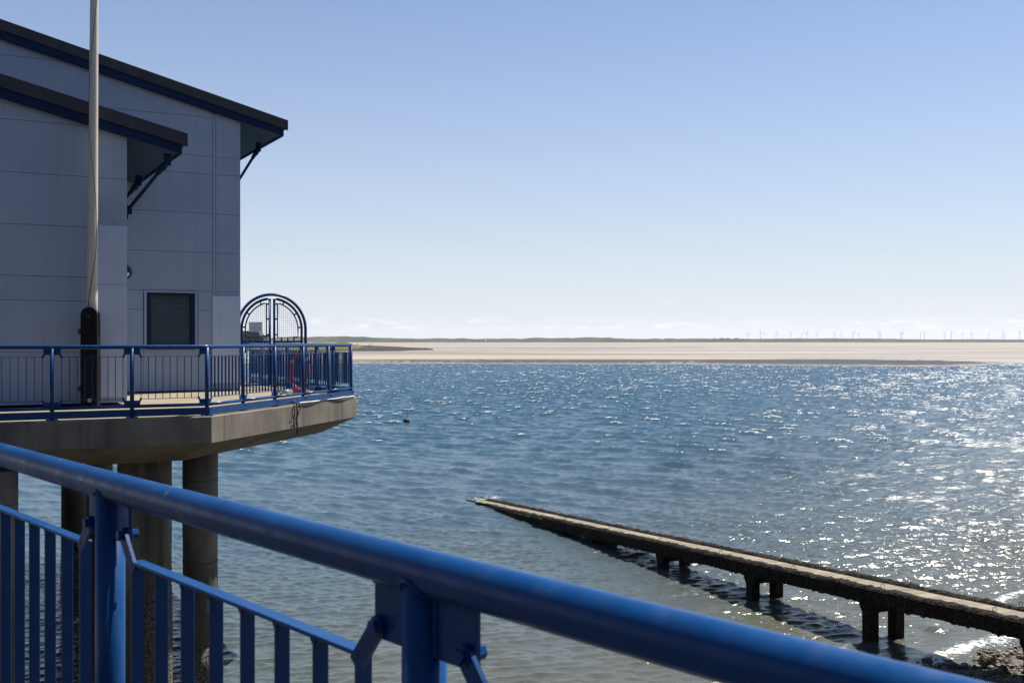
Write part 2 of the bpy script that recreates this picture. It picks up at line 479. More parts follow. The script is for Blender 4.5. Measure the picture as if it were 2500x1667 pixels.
def sand_mat():
    m = bpy.data.materials.new('sand')
    m.use_nodes = True
    t = m.node_tree
    b = t.nodes['Principled BSDF']
    tcn = nn(t, 'ShaderNodeTexCoord')
    mpn = nn(t, 'ShaderNodeMapping')
    mpn.inputs['Scale'].default_value = (0.005, 0.036, 1)
    t.links.new(tcn.outputs['Object'], mpn.inputs[0])
    n = nn(t, 'ShaderNodeTexNoise'); n.inputs['Scale'].default_value = 1.0; n.inputs['Detail'].default_value = 7
    t.links.new(mpn.outputs[0], n.inputs['Vector'])
    r = nn(t, 'ShaderNodeMapRange', interpolation_type='SMOOTHSTEP'); r.inputs[1].default_value = 0.42; r.inputs[2].default_value = 0.66
    t.links.new(n.outputs[0], r.inputs[0])
    x = nn(t, 'ShaderNodeMix', data_type='RGBA')
    x.inputs[6].default_value = (0.272, 0.235, 0.19, 1); x.inputs[7].default_value = (0.125, 0.105, 0.092, 1)
    t.links.new(r.outputs[0], x.inputs[0])
    a = nn(t, 'ShaderNodeAttribute', attribute_name='shingle')
    n2 = nn(t, 'ShaderNodeTexNoise'); n2.inputs['Scale'].default_value = 0.9; n2.inputs['Detail'].default_value = 6
    mp2 = nn(t, 'ShaderNodeMapping'); mp2.inputs['Scale'].default_value = (1, 0.3, 1)
    t.links.new(tcn.outputs['Object'], mp2.inputs[0]); t.links.new(mp2.outputs[0], n2.inputs['Vector'])
    ad = nn(t, 'ShaderNodeMath', operation='MULTIPLY_ADD'); ad.inputs[1].default_value = 1.5; ad.inputs[2].default_value = -0.75
    t.links.new(n2.outputs[0], ad.inputs[0])
    sm = nn(t, 'ShaderNodeMath', operation='ADD')
    t.links.new(a.outputs['Fac'], sm.inputs[0]); t.links.new(ad.outputs[0], sm.inputs[1])
    r2 = nn(t, 'ShaderNodeMapRange', interpolation_type='SMOOTHSTEP'); r2.inputs[1].default_value = 0.20; r2.inputs[2].default_value = 0.46
    t.links.new(sm.outputs[0], r2.inputs[0])
    x2 = nn(t, 'ShaderNodeMix', data_type='RGBA')
    x2.inputs[7].default_value = (0.022, 0.018, 0.015, 1)
    t.links.new(r2.outputs[0], x2.inputs[0]); t.links.new(x.outputs[2], x2.inputs[6])
    w = nn(t, 'ShaderNodeAttribute', attribute_name='wet')
    x3 = nn(t, 'ShaderNodeMix', data_type='RGBA')
    x3.inputs[7].default_value = (0.15, 0.125, 0.105, 1)
    t.links.new(w.outputs['Fac'], x3.inputs[0]); t.links.new(x2.outputs[2], x3.inputs[6])
    t.links.new(x3.outputs[2], b.inputs['Base Color'])
    rg = nn(t, 'ShaderNodeMapRange'); rg.inputs[3].default_value = 0.9; rg.inputs[4].default_value = 0.12
    t.links.new(w.outputs['Fac'], rg.inputs[0]); t.links.new(rg.outputs[0], b.inputs['Roughness'])
    b.inputs['Specular IOR Level'].default_value = 0.4
    return m
grid_obj('sandbank', XX, YY, H, sand_mat(), attrs={'shingle': shing, 'wet': wet})

# far low land with dunes
def ridge(name, y0, y1, rows, u0, u1, cols, hf, m, kind='structure'):
    rr_ = (np.linspace(u0, u1, cols) - 1250) / F
    tt = np.linspace(0, 1, rows)
    RRr, TT = np.meshgrid(rr_, tt)
    Yr = y0 + (y1 - y0) * TT
    Xr = RRr * Yr
    Ur = RRr * F + 1250
    return grid_obj(name, Xr, Yr, hf(Ur, TT, Xr, Yr), m, kind)
M_dune = mat('dune_grass', (0.022, 0.028, 0.016), (0.055, 0.055, 0.034), rough=1.0, scale=0.012, stretch=(1, 1, 3), spec=0.1)
M_dark = mat('dark_marsh', (0.025, 0.025, 0.022), (0.035, 0.034, 0.028), rough=1.0, scale=0.01, spec=0.1)
def dune_h(U, T, X, Y):
    env = np.interp(U, [0, 700, 900, 960, 1060, 1150, 1200, 1330, 1450, 1560, 1700, 1850, 2000, 2170, 2200, 2500, 3000], [13, 15, 19, 15, 11, 11, 12.5, 12, 16, 13, 12, 11, 12.5, 12.5, 10, 9.6, 9.6])
    n = vnoise(U / 26, Y / 300, 31, 3) - 0.5
    n2 = np.clip(vnoise(U / 60, Y / 900, 37, 2) - 0.45, 0, 1)
    top = env + (14 * n2 + 7 * n) * np.interp(U, [0, 1650, 1750, 2500], [1, 1, 0.35, 0.15])
    return 0.6 + (np.maximum(top, 6.0) - 0.6) * np.sin(np.clip(T * 1.15, 0, 1) * PI / 2) ** 0.8
ridge('dunes', 3300, 3800, 14, -900, 3600, 900, dune_h, M_dune)
ridge('salt_marsh', 3150, 3330, 5, -900, 3600, 120, lambda U, T, X, Y: 1.0 + 1.4 * np.sin(T * PI / 2) + 0 * X, M_dark)

# shallow lagoon lying on the sandbank
def water_mat(name, c1, rough=0.07, bump=0.05):
    m = bpy.data.materials.new(name)
    m.use_nodes = True
    t = m.node_tree
    b = t.nodes['Principled BSDF']
    b.inputs['Roughness'].default_value = rough
    b.inputs['IOR'].default_value = 1.333
    tcn = nn(t, 'ShaderNodeTexCoord')
    mpn = nn(t, 'ShaderNodeMapping')
    mpn.inputs['Rotation'].default_value = (0, 0, R(37))
    mpn.inputs['Scale'].default_value = (0.8, 2.0, 1)
    t.links.new(tcn.outputs['Object'], mpn.inputs[0])
    n = nn(t, 'ShaderNodeTexNoise'); n.inputs['Scale'].default_value = 2.2; n.inputs['Detail'].default_value = 4; n.inputs['Roughness'].default_value = 0.62
    t.links.new(mpn.outputs[0], n.inputs['Vector'])
    bp = nn(t, 'ShaderNodeBump'); bp.inputs['Strength'].default_value = 1.0; bp.inputs['Distance'].default_value = bump
    t.links.new(n.outputs[0], bp.inputs['Height'])
    a = nn(t, 'ShaderNodeAttribute', attribute_name='foam')
    n2 = nn(t, 'ShaderNodeTexNoise'); n2.inputs['Scale'].default_value = 9.0; n2.inputs['Detail'].default_value = 6; n2.inputs['Roughness'].default_value = 0.7
    t.links.new(tcn.outputs['Object'], n2.inputs['Vector'])
    ad = nn(t, 'ShaderNodeMath', operation='MULTIPLY_ADD'); ad.inputs[1].default_value = 1.6; ad.inputs[2].default_value = -0.8
    t.links.new(n2.outputs[0], ad.inputs[0])
    sm = nn(t, 'ShaderNodeMath', operation='ADD')
    t.links.new(a.outputs['Fac'], sm.inputs[0]); t.links.new(ad.outputs[0], sm.inputs[1])
    r2 = nn(t, 'ShaderNodeMapRange', interpolation_type='SMOOTHSTEP'); r2.inputs[1].default_value = 0.45; r2.inputs[2].default_value = 0.75
    t.links.new(sm.outputs[0], r2.inputs[0])
    n5 = nn(t, 'ShaderNodeTexNoise'); n5.inputs['Scale'].default_value = 9.0; n5.inputs['Detail'].default_value = 2
    t.links.new(mpn.outputs[0], n5.inputs['Vector'])
    bp2 = nn(t, 'ShaderNodeBump'); bp2.inputs['Strength'].default_value = 1.0; bp2.inputs['Distance'].default_value = bump * 0.32
    t.links.new(n5.outputs[0], bp2.inputs['Height']); t.links.new(bp.outputs[0], bp2.inputs['Normal'])
    bp0, bp = bp, bp2
    n3 = nn(t, 'ShaderNodeTexNoise'); n3.inputs['Scale'].default_value = 0.035; n3.inputs['Detail'].default_value = 3
    t.links.new(tcn.outputs['Object'], n3.inputs['Vector'])
    x0 = nn(t, 'ShaderNodeMix', data_type='RGBA')
    x0.inputs[6].default_value = (*c1, 1)
    x0.inputs[7].default_value = (c1[0] * 0.75, c1[1] * 0.95, c1[2] * 1.25, 1)
    t.links.new(n3.outputs[0], x0.inputs[0])
    si = nn(t, 'ShaderNodeAttribute', attribute_name='silt')
    xs_ = nn(t, 'ShaderNodeMix', data_type='RGBA')
    xs_.inputs[7].default_value = (0.066, 0.068, 0.050, 1)
    t.links.new(si.outputs['Fac'], xs_.inputs[0]); t.links.new(x0.outputs[2], xs_.inputs[6])
    x = nn(t, 'ShaderNodeMix', data_type='RGBA')
    x.inputs[7].default_value = (0.62, 0.62, 0.60, 1)
    t.links.new(r2.outputs[0], x.inputs[0]); t.links.new(xs_.outputs[2], x.inputs[6])
    t.links.new(x.outputs[2], b.inputs['Base Color'])
    wd = nn(t, 'ShaderNodeAttribute', attribute_name='wind')
    wr = nn(t, 'ShaderNodeMapRange'); wr.inputs[3].default_value = rough * 0.62; wr.inputs[4].default_value = rough
    t.links.new(wd.outputs['Fac'], wr.inputs[0])
    rg = nn(t, 'ShaderNodeMapRange'); rg.inputs[4].default_value = 0.7
    t.links.new(wr.outputs[0], rg.inputs[3])
    for bb_ in (bp, bp0):
        t.links.new(wd.outputs['Fac'], bb_.inputs['Strength'])
    t.links.new(r2.outputs[0], rg.inputs[0]); t.links.new(rg.outputs[0], b.inputs['Roughness'])
    t.links.new(bp.outputs[0], b.inputs['Normal'])
    return m
M_sea = water_mat('sea_water', (0.024, 0.061, 0.080), 0.19, 0.075)
M_lag = water_mat('lagoon_water', (0.05, 0.06, 0.06), 0.1, 0.05)
nl = 60
uL = np.linspace(960, 1720, nl)
tL = np.linspace(0, 1, 5)
UL, TL = np.meshgrid(uL, tL)
near = 790 + 60 * (vnoise(UL / 70, UL * 0, 41) - 0.5) + 90 * sstep(1450, 1720, UL)
far_ = 960 + 40 * (vnoise(UL / 50, UL * 0, 43) - 0.5) - 20 * sstep(1450, 1720, UL)
YL = near + (far_ - near) * TL
grid_obj('lagoon', (UL - 1250) / F * YL, YL, 1.14 + 0 * YL, M_lag)

# grassy headland and dark rocky spit on the left
M_grass = mat('headland_grass', (0.055, 0.065, 0.018), (0.11, 0.10, 0.035), rough=1.0, scale=0.06, spec=0.1)
def head_h(U, T, X, Y):
    edge = (1 - sstep(840, 905, U + 25 * (vnoise(U / 14, Y / 40, 51) - 0.5)))
    prof = np.sin(np.clip(T * 1.3, 0, 1) * PI / 2)
    return 0.7 + edge * prof * (2.6 + 2.4 * vnoise(U / 18, Y / 70, 52))
ridge('headland', 620, 860, 26, -300, 930, 240, head_h, M_grass)
M_spit = mat('dark_shore_rock', (0.018, 0.017, 0.016), (0.05, 0.045, 0.04), spec=0.15, rough=0.95, scale=0.25, bump=0.3, bscale=0.8, stretch=(0.4, 1, 1), detail=8)
def spit_h(U, T, X, Y):
    w = np.interp(U, [-300, 860, 930, 1000, 1060], [1, 1, 0.75, 0.3, 0.0])
    mid = np.interp(U, [-300, 860, 1060], [0.42, 0.36, 0.06])
    s = np.clip(1 - np.abs(T - mid) / (0.42 * w + 1e-3), 0, 1)
    return 0.75 + 1.3 * np.sqrt(s) * (0.55 + 0.6 * vnoise(U / 7, Y / 14, 61))
ridge('rocky_spit', 575, 1500, 60, -300, 1080, 340, spit_h, M_spit)

# ------------------------------------------------------------------ near shore (bottom right)
SA, SB = Vector((7.4, 20.75)), Vector((10.5, 23.2))
sdir = (SB - SA).normalized()
snrm = Vector((sdir.y, -sdir.x))          # landward
def shore_d(X, Y):
    base = (X - SA.x) * snrm.x + (Y - SA.y) * snrm.y
    along = (X - SA.x) * sdir.x + (Y - SA.y) * sdir.y
    return base + 0.45 * (vnoise(along / 1.7 + 40, along * 0 + 3, 71, 3) - 0.5) + 0.5 * np.sin(along * 0.8 + 0.6) * 0.3
gx = np.linspace(-14, 34, 330)
gy = np.linspace(-12, 34, 320)
GX, GY = np.meshgrid(gx, gy)
DD = shore_d(GX, GY)
GZ = np.interp(DD, [-12, -3, 0, 2, 8, 30], [-1.6, -0.45, -0.02, 0.16, 0.75, 2.6]) + 0.09 * (vnoise(GX / 0.45, GY / 0.45, 72, 3) - 0.5) * (DD > -2) + 0.16 * (vnoise(GX / 2, GY / 2, 73, 2) - 0.5)
grid_obj('shore_ground', GX, GY, GZ, M_shingle)
def ground_z(x, y):
    i = min(max(int(round((y + 12) / 46 * 319)), 0), 319); j = min(max(int(round((x + 14) / 48 * 329)), 0), 329)
    return float(GZ[i, j])

def rock_mesh(name, r, seed, seg=10, rings=7, squash=(1, 0.8, 0.7)):
    g = random.Random(seed)
    ph = [(g.uniform(0, 6.28), g.uniform(0, 6.28), g.uniform(1.2, 3.2), g.uniform(0.06, 0.16)) for _ in range(5)]
    m = MB()
    vs, fs = [], []
    for i in range(rings + 1):
        th = PI * i / rings
        for j in range(seg):
            a = 2 * PI * j / seg
            d = Vector((math.sin(th) * math.cos(a), math.sin(th) * math.sin(a), math.cos(th)))
            k = 1 + sum(w * math.sin(f * d.x * 2 + p) * math.cos(f * d.y * 2 + q + d.z) for p, q, f, w in ph)
            k = round(k * 9) / 9 * 0.2 + k * 0.8
            vs.append((d.x * r * k * squash[0], d.y * r * k * squash[1], d.z * r * k * squash[2]))
    for i in range(rings):
        for j in range(seg):
            j2 = (j + 1) % seg
            fs.append((i * seg + j, (i + 1) * seg + j, (i + 1) * seg + j2, i * seg + j2))
    m.add(vs, fs, False)
    return m.mesh(name)

peb = MB()
pm = [rock_mesh('tmp', 1.0, 200 + k, 6, 4) for k in range(6)]
pv = [([v.co.copy() for v in m.vertices], [tuple(p.vertices) for p in m.polygons]) for m in pm]
for m in pm:
    bpy.data.meshes.remove(m)
cnt = 0
while cnt < 5200:
    a = rnd.uniform(-4.0, 12.0); b = rnd.uniform(-0.5, 6.5) if rnd.random() < 0.85 else rnd.uniform(-1.2, 0.2)
    x = SA.x + sdir.x * a + snrm.x * b
    y = SA.y + sdir.y * a + snrm.y * b
    if y < 15.5 or x / y > 0.62:
        continue
    s = 0.024 + 0.085 * rnd.random() ** 3
    vs, fs = pv[rnd.randrange(6)]
    Mx = Matrix.Translation((x, y, ground_z(x, y) + s * 0.25)) @ Matrix.Rotation(rnd.uniform(0, 6.28), 4, 'Z') @ Matrix.Diagonal((s, s, s * 0.8, 1))
    peb.add([Mx @ v for v in vs], fs)
    cnt += 1
pb = link('pebbles', peb, M_rock, kind='stuff')
for i, (u, v, r, lab) in enumerate((
        (2412, 1632, 0.20, 'dark upright boulder at the foam edge on the near shore'),
        (2452, 1655, 0.12, 'rounded stone half wet on the shore, upper of a touching pair'),
        (2438, 1664, 0.11, 'rounded wet stone at the bottom edge, lower of a touching pair'),
        (2262, 1621, 0.12, 'low dark stone awash in the shadow of the slipway'))):
    p = at(u, v, z=0.0)
    o = link('boulder', rock_mesh('boulder', r, 300 + i, 14, 10, (0.85, 0.8, 1.0) if i == 0 else (1.1, 0.9, 0.75)), M_rock)
    o.location = (p.x, p.y, ground_z(p.x, p.y) + r * 0.35)
    o.rotation_euler = (0.2, 0.25 if i == 0 else 0, i * 1.3)
    tag(o, lab, 'boulder', 'boulders on the near shore')

# unseen bank added behind the viewpoint: blocks low sky, darkens fill and railing reflections
bx = np.linspace(-160, 160, 90); by = np.linspace(-140, -12, 40)
BX, BY = np.meshgrid(bx, by)
BZ = np.interp(-BY, [12, 15, 20, 34, 60, 140], [2.6, 8.0, 14.0, 23.0, 27.0, 30.0]) + 3.0 * (vnoise(BX / 22, BY / 16, 77, 3) - 0.5)
grid_obj('light_block_bank', BX, BY, BZ, mat('light_block_dark', (0.018, 0.020, 0.019), (0.03, 0.032, 0.03), rough=1.0, scale=0.3, spec=0.1))
# ------------------------------------------------------------------ sea
SLIP_A = Vector((-1.48, 43.5)); SLIP_B = Vector((7.73, 23.4))
slip_d = (SLIP_B - SLIP_A).normalized()
slip_n = Vector((-slip_d.y, slip_d.x))    # to the far side (right)
ys = []
y = 14.0
while y < 330:
    ys.append(y)
    y += min((1.25 if y < 40 else 1.9) * y * y / (EYE * F), 0.40 + 0.0006 * max(0, y - 60))
ys = np.array(ys)
rs = np.linspace(-0.66, 0.66, 820)
RS, YS = np.meshgrid(rs, ys)
XS = RS * YS
rng = np.random.RandomState(5)
NW = 150
lam = np.exp(rng.uniform(np.log(0.22), np.log(4.5), NW))
fieldB = (np.arange(NW) % 3) == 0            # the ripples near the shore run to another quarter
th = np.where(fieldB, R(112), R(57)) + rng.normal(0, 0.36, NW)
kx = 2 * PI / lam * np.cos(th); ky = 2 * PI / lam * np.sin(th)
ph = rng.uniform(0, 2 * PI, NW)
sl = np.where(lam < 1.5, 1.0, np.exp(-(np.log(lam / 1.5) / 0.7) ** 2))
sl *= 0.44 / math.sqrt((sl ** 2).sum() / 2)
amp = sl / (2 * PI / lam)
spx = np.maximum(np.gradient(ys)[:, None] * np.ones_like(RS), YS * (rs[1] - rs[0]))
WB = 1 - sstep(22, 46, YS - 0.9 * XS)
AL = XS * 0.57 + YS * 0.82; AC = XS * 0.82 - YS * 0.57
gust = 0.62 + 0.76 * vnoise(AL / 70, AC / 22, 81, 3)
side = np.interp(RS, [-0.16, 0.1, 0.3, 0.48], [0.80, 0.90, 1.05, 1.18])
calm = side * np.interp(YS, [14, 24, 45, 75, 200, 330], [0.62, 0.66, 0.95, 1.12, 1.28, 1.36]) * gust
shal = sstep(0.0, 4.0, -shore_d(XS, YS))
ZS = np.zeros_like(XS); OX = np.zeros_like(XS); OY = np.zeros_like(XS)
WARP = 2.0 * vnoise(XS / 6.0, YS / 6.0, 79, 2)
for i in range(NW):
    f = sstep(1.1, 2.2, lam[i] / spx)
    p = kx[i] * XS + ky[i] * YS + ph[i] + 1.2 * WARP
    nearv = 1 - sstep(26, 66, YS)
    a = amp[i] * f * (1 - 0.76 * nearv * float(sstep(0.32, 0.85, lam[i]))) * ((0.35 + 1.25 * WB) if fieldB[i] else (1.0 - 0.65 * WB))
    ZS += a * np.cos(p)
    s_ = a * np.sin(p) * 0.85
    OX -= math.cos(th[i]) * s_
    OY -= math.sin(th[i]) * s_
ZS *= calm; OX *= calm; OY *= calm
zsd = ZS.std()
crest = ZS / zsd
foam = 0.66 * sstep(1.9, 2.8, crest + 0.9 * (vnoise(XS / 14, YS / 14, 83, 2) - 0.5)) * sstep(30, 70, YS)
ZS *= 0.25 + 0.75 * shal; OX *= shal; OY *= shal
# surf on the near shore
sdist = -shore_d(XS, YS)
lap = np.exp(-((sdist - 0.25) / 0.42) ** 2)
w1 = 1.75 + 0.5 * (vnoise(XS / 1.5, YS / 1.5, 85, 2) - 0.5)
br = np.exp(-((sdist - w1) / 0.30) ** 2) * sstep(0.42, 0.55, vnoise(XS / 2.2 + 3.3, YS / 2.2, 86, 2))
foam = np.maximum(foam, 0.62 * lap * (YS < 40))
foam = np.maximum(foam, 0.60 * br * (YS < 40))
ZS += (0.06 * lap + 0.13 * br) * (YS < 40)
# splash where the slipway dips under, and a drift line further out
tipx, tipy = SLIP_A.x + 0.2, SLIP_A.y + 0.9
tl = (XS - tipx) * slip_d.x + (YS - tipy) * slip_d.y; tn = (XS - tipx) * slip_n.x + (YS - tipy) * slip_n.y
foam = np.maximum(foam, 0.66 * np.exp(-((tl / 1.1) ** 2 + ((tn - 0.35) / 0.75) ** 2)) * (0.35 + 1.0 * vnoise(XS / 0.5, YS / 0.5, 97, 2)))
foam = np.maximum(foam, 0.40 * np.exp(-((tn + 0.1) / 0.22) ** 2) * sstep(-3.5, -1, tl) * (1 - sstep(2, 4, tl)) * vnoise(XS / 0.4, YS / 0.4, 98, 2) * 1.6)
line = 176 + 5 * (vnoise(XS / 13, XS * 0 + 2, 87, 3) - 0.5) * 2
foam = np.maximum(foam, 0.5 * np.exp(-((YS - line) / 0.8) ** 2) * sstep(0.42, 0.6, vnoise(XS / 6, YS / 3, 88)) * sstep(-32, -26, XS) * (1 - sstep(8, 24, XS)))
grid_obj('sea', XS + OX, YS + OY, ZS, M_sea, attrs={'foam': foam, 'wind': np.clip(side * np.interp(YS, [14, 26, 40, 70, 130, 330], [0.40, 0.50, 0.72, 0.95, 1.08, 1.12]), 0, 1.3), 'silt': np.clip(np.exp(-np.maximum(sdist - 3, 0) / 16.0) * (0.8 + 0.5 * vnoise(XS / 7, YS / 7, 95, 3)), 0, 1)})
# the same water beyond the detailed sheet, to both sides and behind
sk = MB()
def quad(a, b, c, d): sk.add([a, b, c, d], [(0, 1, 2, 3)])
q = 0.66
quad((q * 14, 14, -0.02), (3000, 14, -0.02), (3000, 330, -0.02), (q * 330, 330, -0.02))
quad((-3000, 14, -0.02), (-q * 14, 14, -0.02), (-q * 330, 330, -0.02), (-3000, 330, -0.02))
quad((-3000, -2000, -0.02), (3000, -2000, -0.02), (3000, 14, -0.02), (-3000, 14, -0.02))
link('water', sk, M_sea, kind='structure')
# open sea on the far side of the low land
sk2 = MB()
sk2.add([(-9000, 3700, -0.3), (9000, 3700, -0.3), (16000, 14000, -0.3), (-16000, 14000, -0.3)], [(0, 1, 2, 3)])
link('open_sea', sk2, M_sea, kind='structure')

# ------------------------------------------------------------------ platform of the station
TH = R(28.7)
E1 = Vector((math.cos(TH), math.sin(TH), 0)); E2 = Vector((-math.sin(TH), math.cos(TH), 0))
DECK = EYE - 1.256
C1 = Vector((-5.01, 18.10, 0)); C2 = Vector((-3.475, 24.30, 0))
C3 = C2 + E2 * 9.6
C4 = C3 + (E2 - E1) * 3.2
C5 = C4 - E1 * 16
C0 = C1 - E1 * 19
poly = [C0, C1, C2, C3, C4, C5]
def inset(ps, d):
    n = len(ps); res = []
    for i in range(n):
        a, b, c = ps[i - 1], ps[i], ps[(i + 1) % n]
        d1 = (b - a).normalized(); d2 = (c - b).normalized()
        n1 = Vector((-d1.y, d1.x, 0)); n2 = Vector((-d2.y, d2.x, 0))
        bi = (n1 + n2).normalized()
        res.append(b + bi * (d / max(0.3, bi.dot(n1))))
    return res
plat = thing('platform', 'concrete platform on round columns over the water under the lifeboat station', 'platform', (C1.x, C1.y, 0))
PO = Vector((C1.x, C1.y, 0))
def rel(p, z): return (p.x - PO.x, p.y - PO.y, z)
n = len(poly)
sl_ = MB()
ed = inset(poly, 0.02)
vs = [rel(p, DECK) for p in ed] + [rel(p, DECK - 0.02) for p in poly] + [rel(p, DECK - 0.45) for p in poly]
fs = [tuple(range(n))]
for k in (0, 1):
    fs += [(k * n + (i + 1) % n, k * n + i, (k + 1) * n + i, (k + 1) * n + (i + 1) % n) for i in range(n)]
sl_.add(vs, fs)
slab = link('deck_slab', sl_, M_conc, plat)
top_in = inset(poly, 0.10)
dk = MB()
dk.add([rel(p, DECK + 0.004) for p in top_in], [tuple(range(n))])
link('deck_surface', dk, M_deck, slab)
ha = MB()
ins = inset(poly, 0.75)
o2 = [rel(p, DECK - 0.45) for p in poly]; i2 = [rel(p, DECK - 0.80) for p in ins]
ha.add(o2 + i2, [((i + 1) % n, i, n + i, n + (i + 1) % n) for i in range(n)] + [tuple(range(n, 2 * n))[::-1]])
M_haunch = mat('weathered_soffit_concrete', (0.085, 0.062, 0.038), (0.17, 0.128, 0.08), rough=0.9, scale=1.3, detail=8, bump=0.01, bscale=9, lo=0.3, hi=0.75)
link('haunch', ha, M_haunch, plat)
# shutter-board ribs and formwork joints
for (p, ang) in ((0.42, 0), (5.55, 0)):
    a = C1 + (C2 - C1).normalized() * p
    t_ = MB()
    dv = (C2 - C1).normalized()
    on = Vector((dv.y, -dv.x, 0))
    t_.box((-0.006, -0.002, -0.44), (0.006, 0.003, -0.02), Matrix.Translation(Vector(rel(a + on * 0.0, DECK))) @ Matrix.Rotation(math.atan2(dv.y, dv.x), 4, 'Z'))
    link('formwork_joint', t_, M_core, slab)

def column(x, y, r, top, crust_top, lab=None):
    c = MB()
    zs = [-2.5, crust_top, crust_top + 0.02, 2.6, 2.604, 3.7, 3.704, top]
    c.tube([(x - PO.x, y - PO.y, z) for z in (crust_top - 0.1, 1.62, 1.64, 2.9, 2.92, top)], [r, r, r * 0.985, r * 0.985, r * 1.0, r * 1.0], 40)
    o = link('column', c, M_col, plat)
    for zj in (3.95, 3.15, 2.45):
        if zj > crust_top + 0.2:
            j_ = MB(); j_.tube([(x - PO.x + (r - 0.002) * math.cos(2 * PI * q / 36), y - PO.y + (r - 0.002) * math.sin(2 * PI * q / 36), zj + 0.012 * math.sin(q * 0.35 + x)) for q in range(36)], 0.007, 6, closed=True)
            link('pour_joint', j_, M_core, o)
    k = MB()
    pts = [(x - PO.x, y - PO.y, -2.5 + i * (crust_top + 2.5) / 9) for i in range(10)]
    k.tube(pts, [r * 1.05] * 8 + [r * 1.035, r * 1.002], 40)
    link('barnacle_band', k, M_crust, o)
    return o
TOPC = DECK - 0.78
def col_at(u, y, r, crust=1.2):
    return column((u - 1250) / F * y, y, r, TOPC, crust)
col_at(489, 20.0, 0.316, 0.9)
col_at(372, 19.2, 0.33, 2.15)
col_at(-9, 17.0, 0.315, 1.2)
col_at(182, 28.66, 0.335, 1.0)
col_at(243, 26.0, 0.30, 2.3)
# flat pier wall in front of the second column
pw = MB()
a = at(286, 1300, y=18.75); b = at(398, 1300, y=18.95)
dv = (b - a); dv.z = 0; L = dv.length
pw.box((0, 0, -2.5), (L, 0.35, TOPC), Matrix.Translation((a.x - PO.x, a.y - PO.y, 0)) @ Matrix.Rotation(math.atan2(dv.y, dv.x), 4, 'Z'))
link('pier_wall', pw, M_col, plat)

# ------------------------------------------------------------------ railings
HR = 1.15                       # handrail centre above deck
RT = 0.034                      # handrail radius
def flat_lug(p, q, w, t, yoff):
    """rounded flat strap from p to q in the x-z plane"""
    p = Vector(p); q = Vector(q); d = (q - p).normalized(); nrm = Vector((-d.y, d.x))
    pts = []
    for i in range(9):
        a = PI / 2 + PI * i / 8
        pts.append(p + (d * math.cos(a) + nrm * math.sin(a)) * w / 2)
    pts += [q - nrm * w / 2, q + nrm * w / 2]
    m = MB()
    m.prism([(v.x, v.y) for v in pts], -yoff - t / 2, -yoff + t / 2, XZ)
    return m
def hexbolt(x, z, r, y0, y1):
    m = MB()
    m.prism([(x + r * math.cos(PI / 3 * k), z + r * math.sin(PI / 3 * k)) for k in range(6)], -y1, -y0, XZ)
    return m

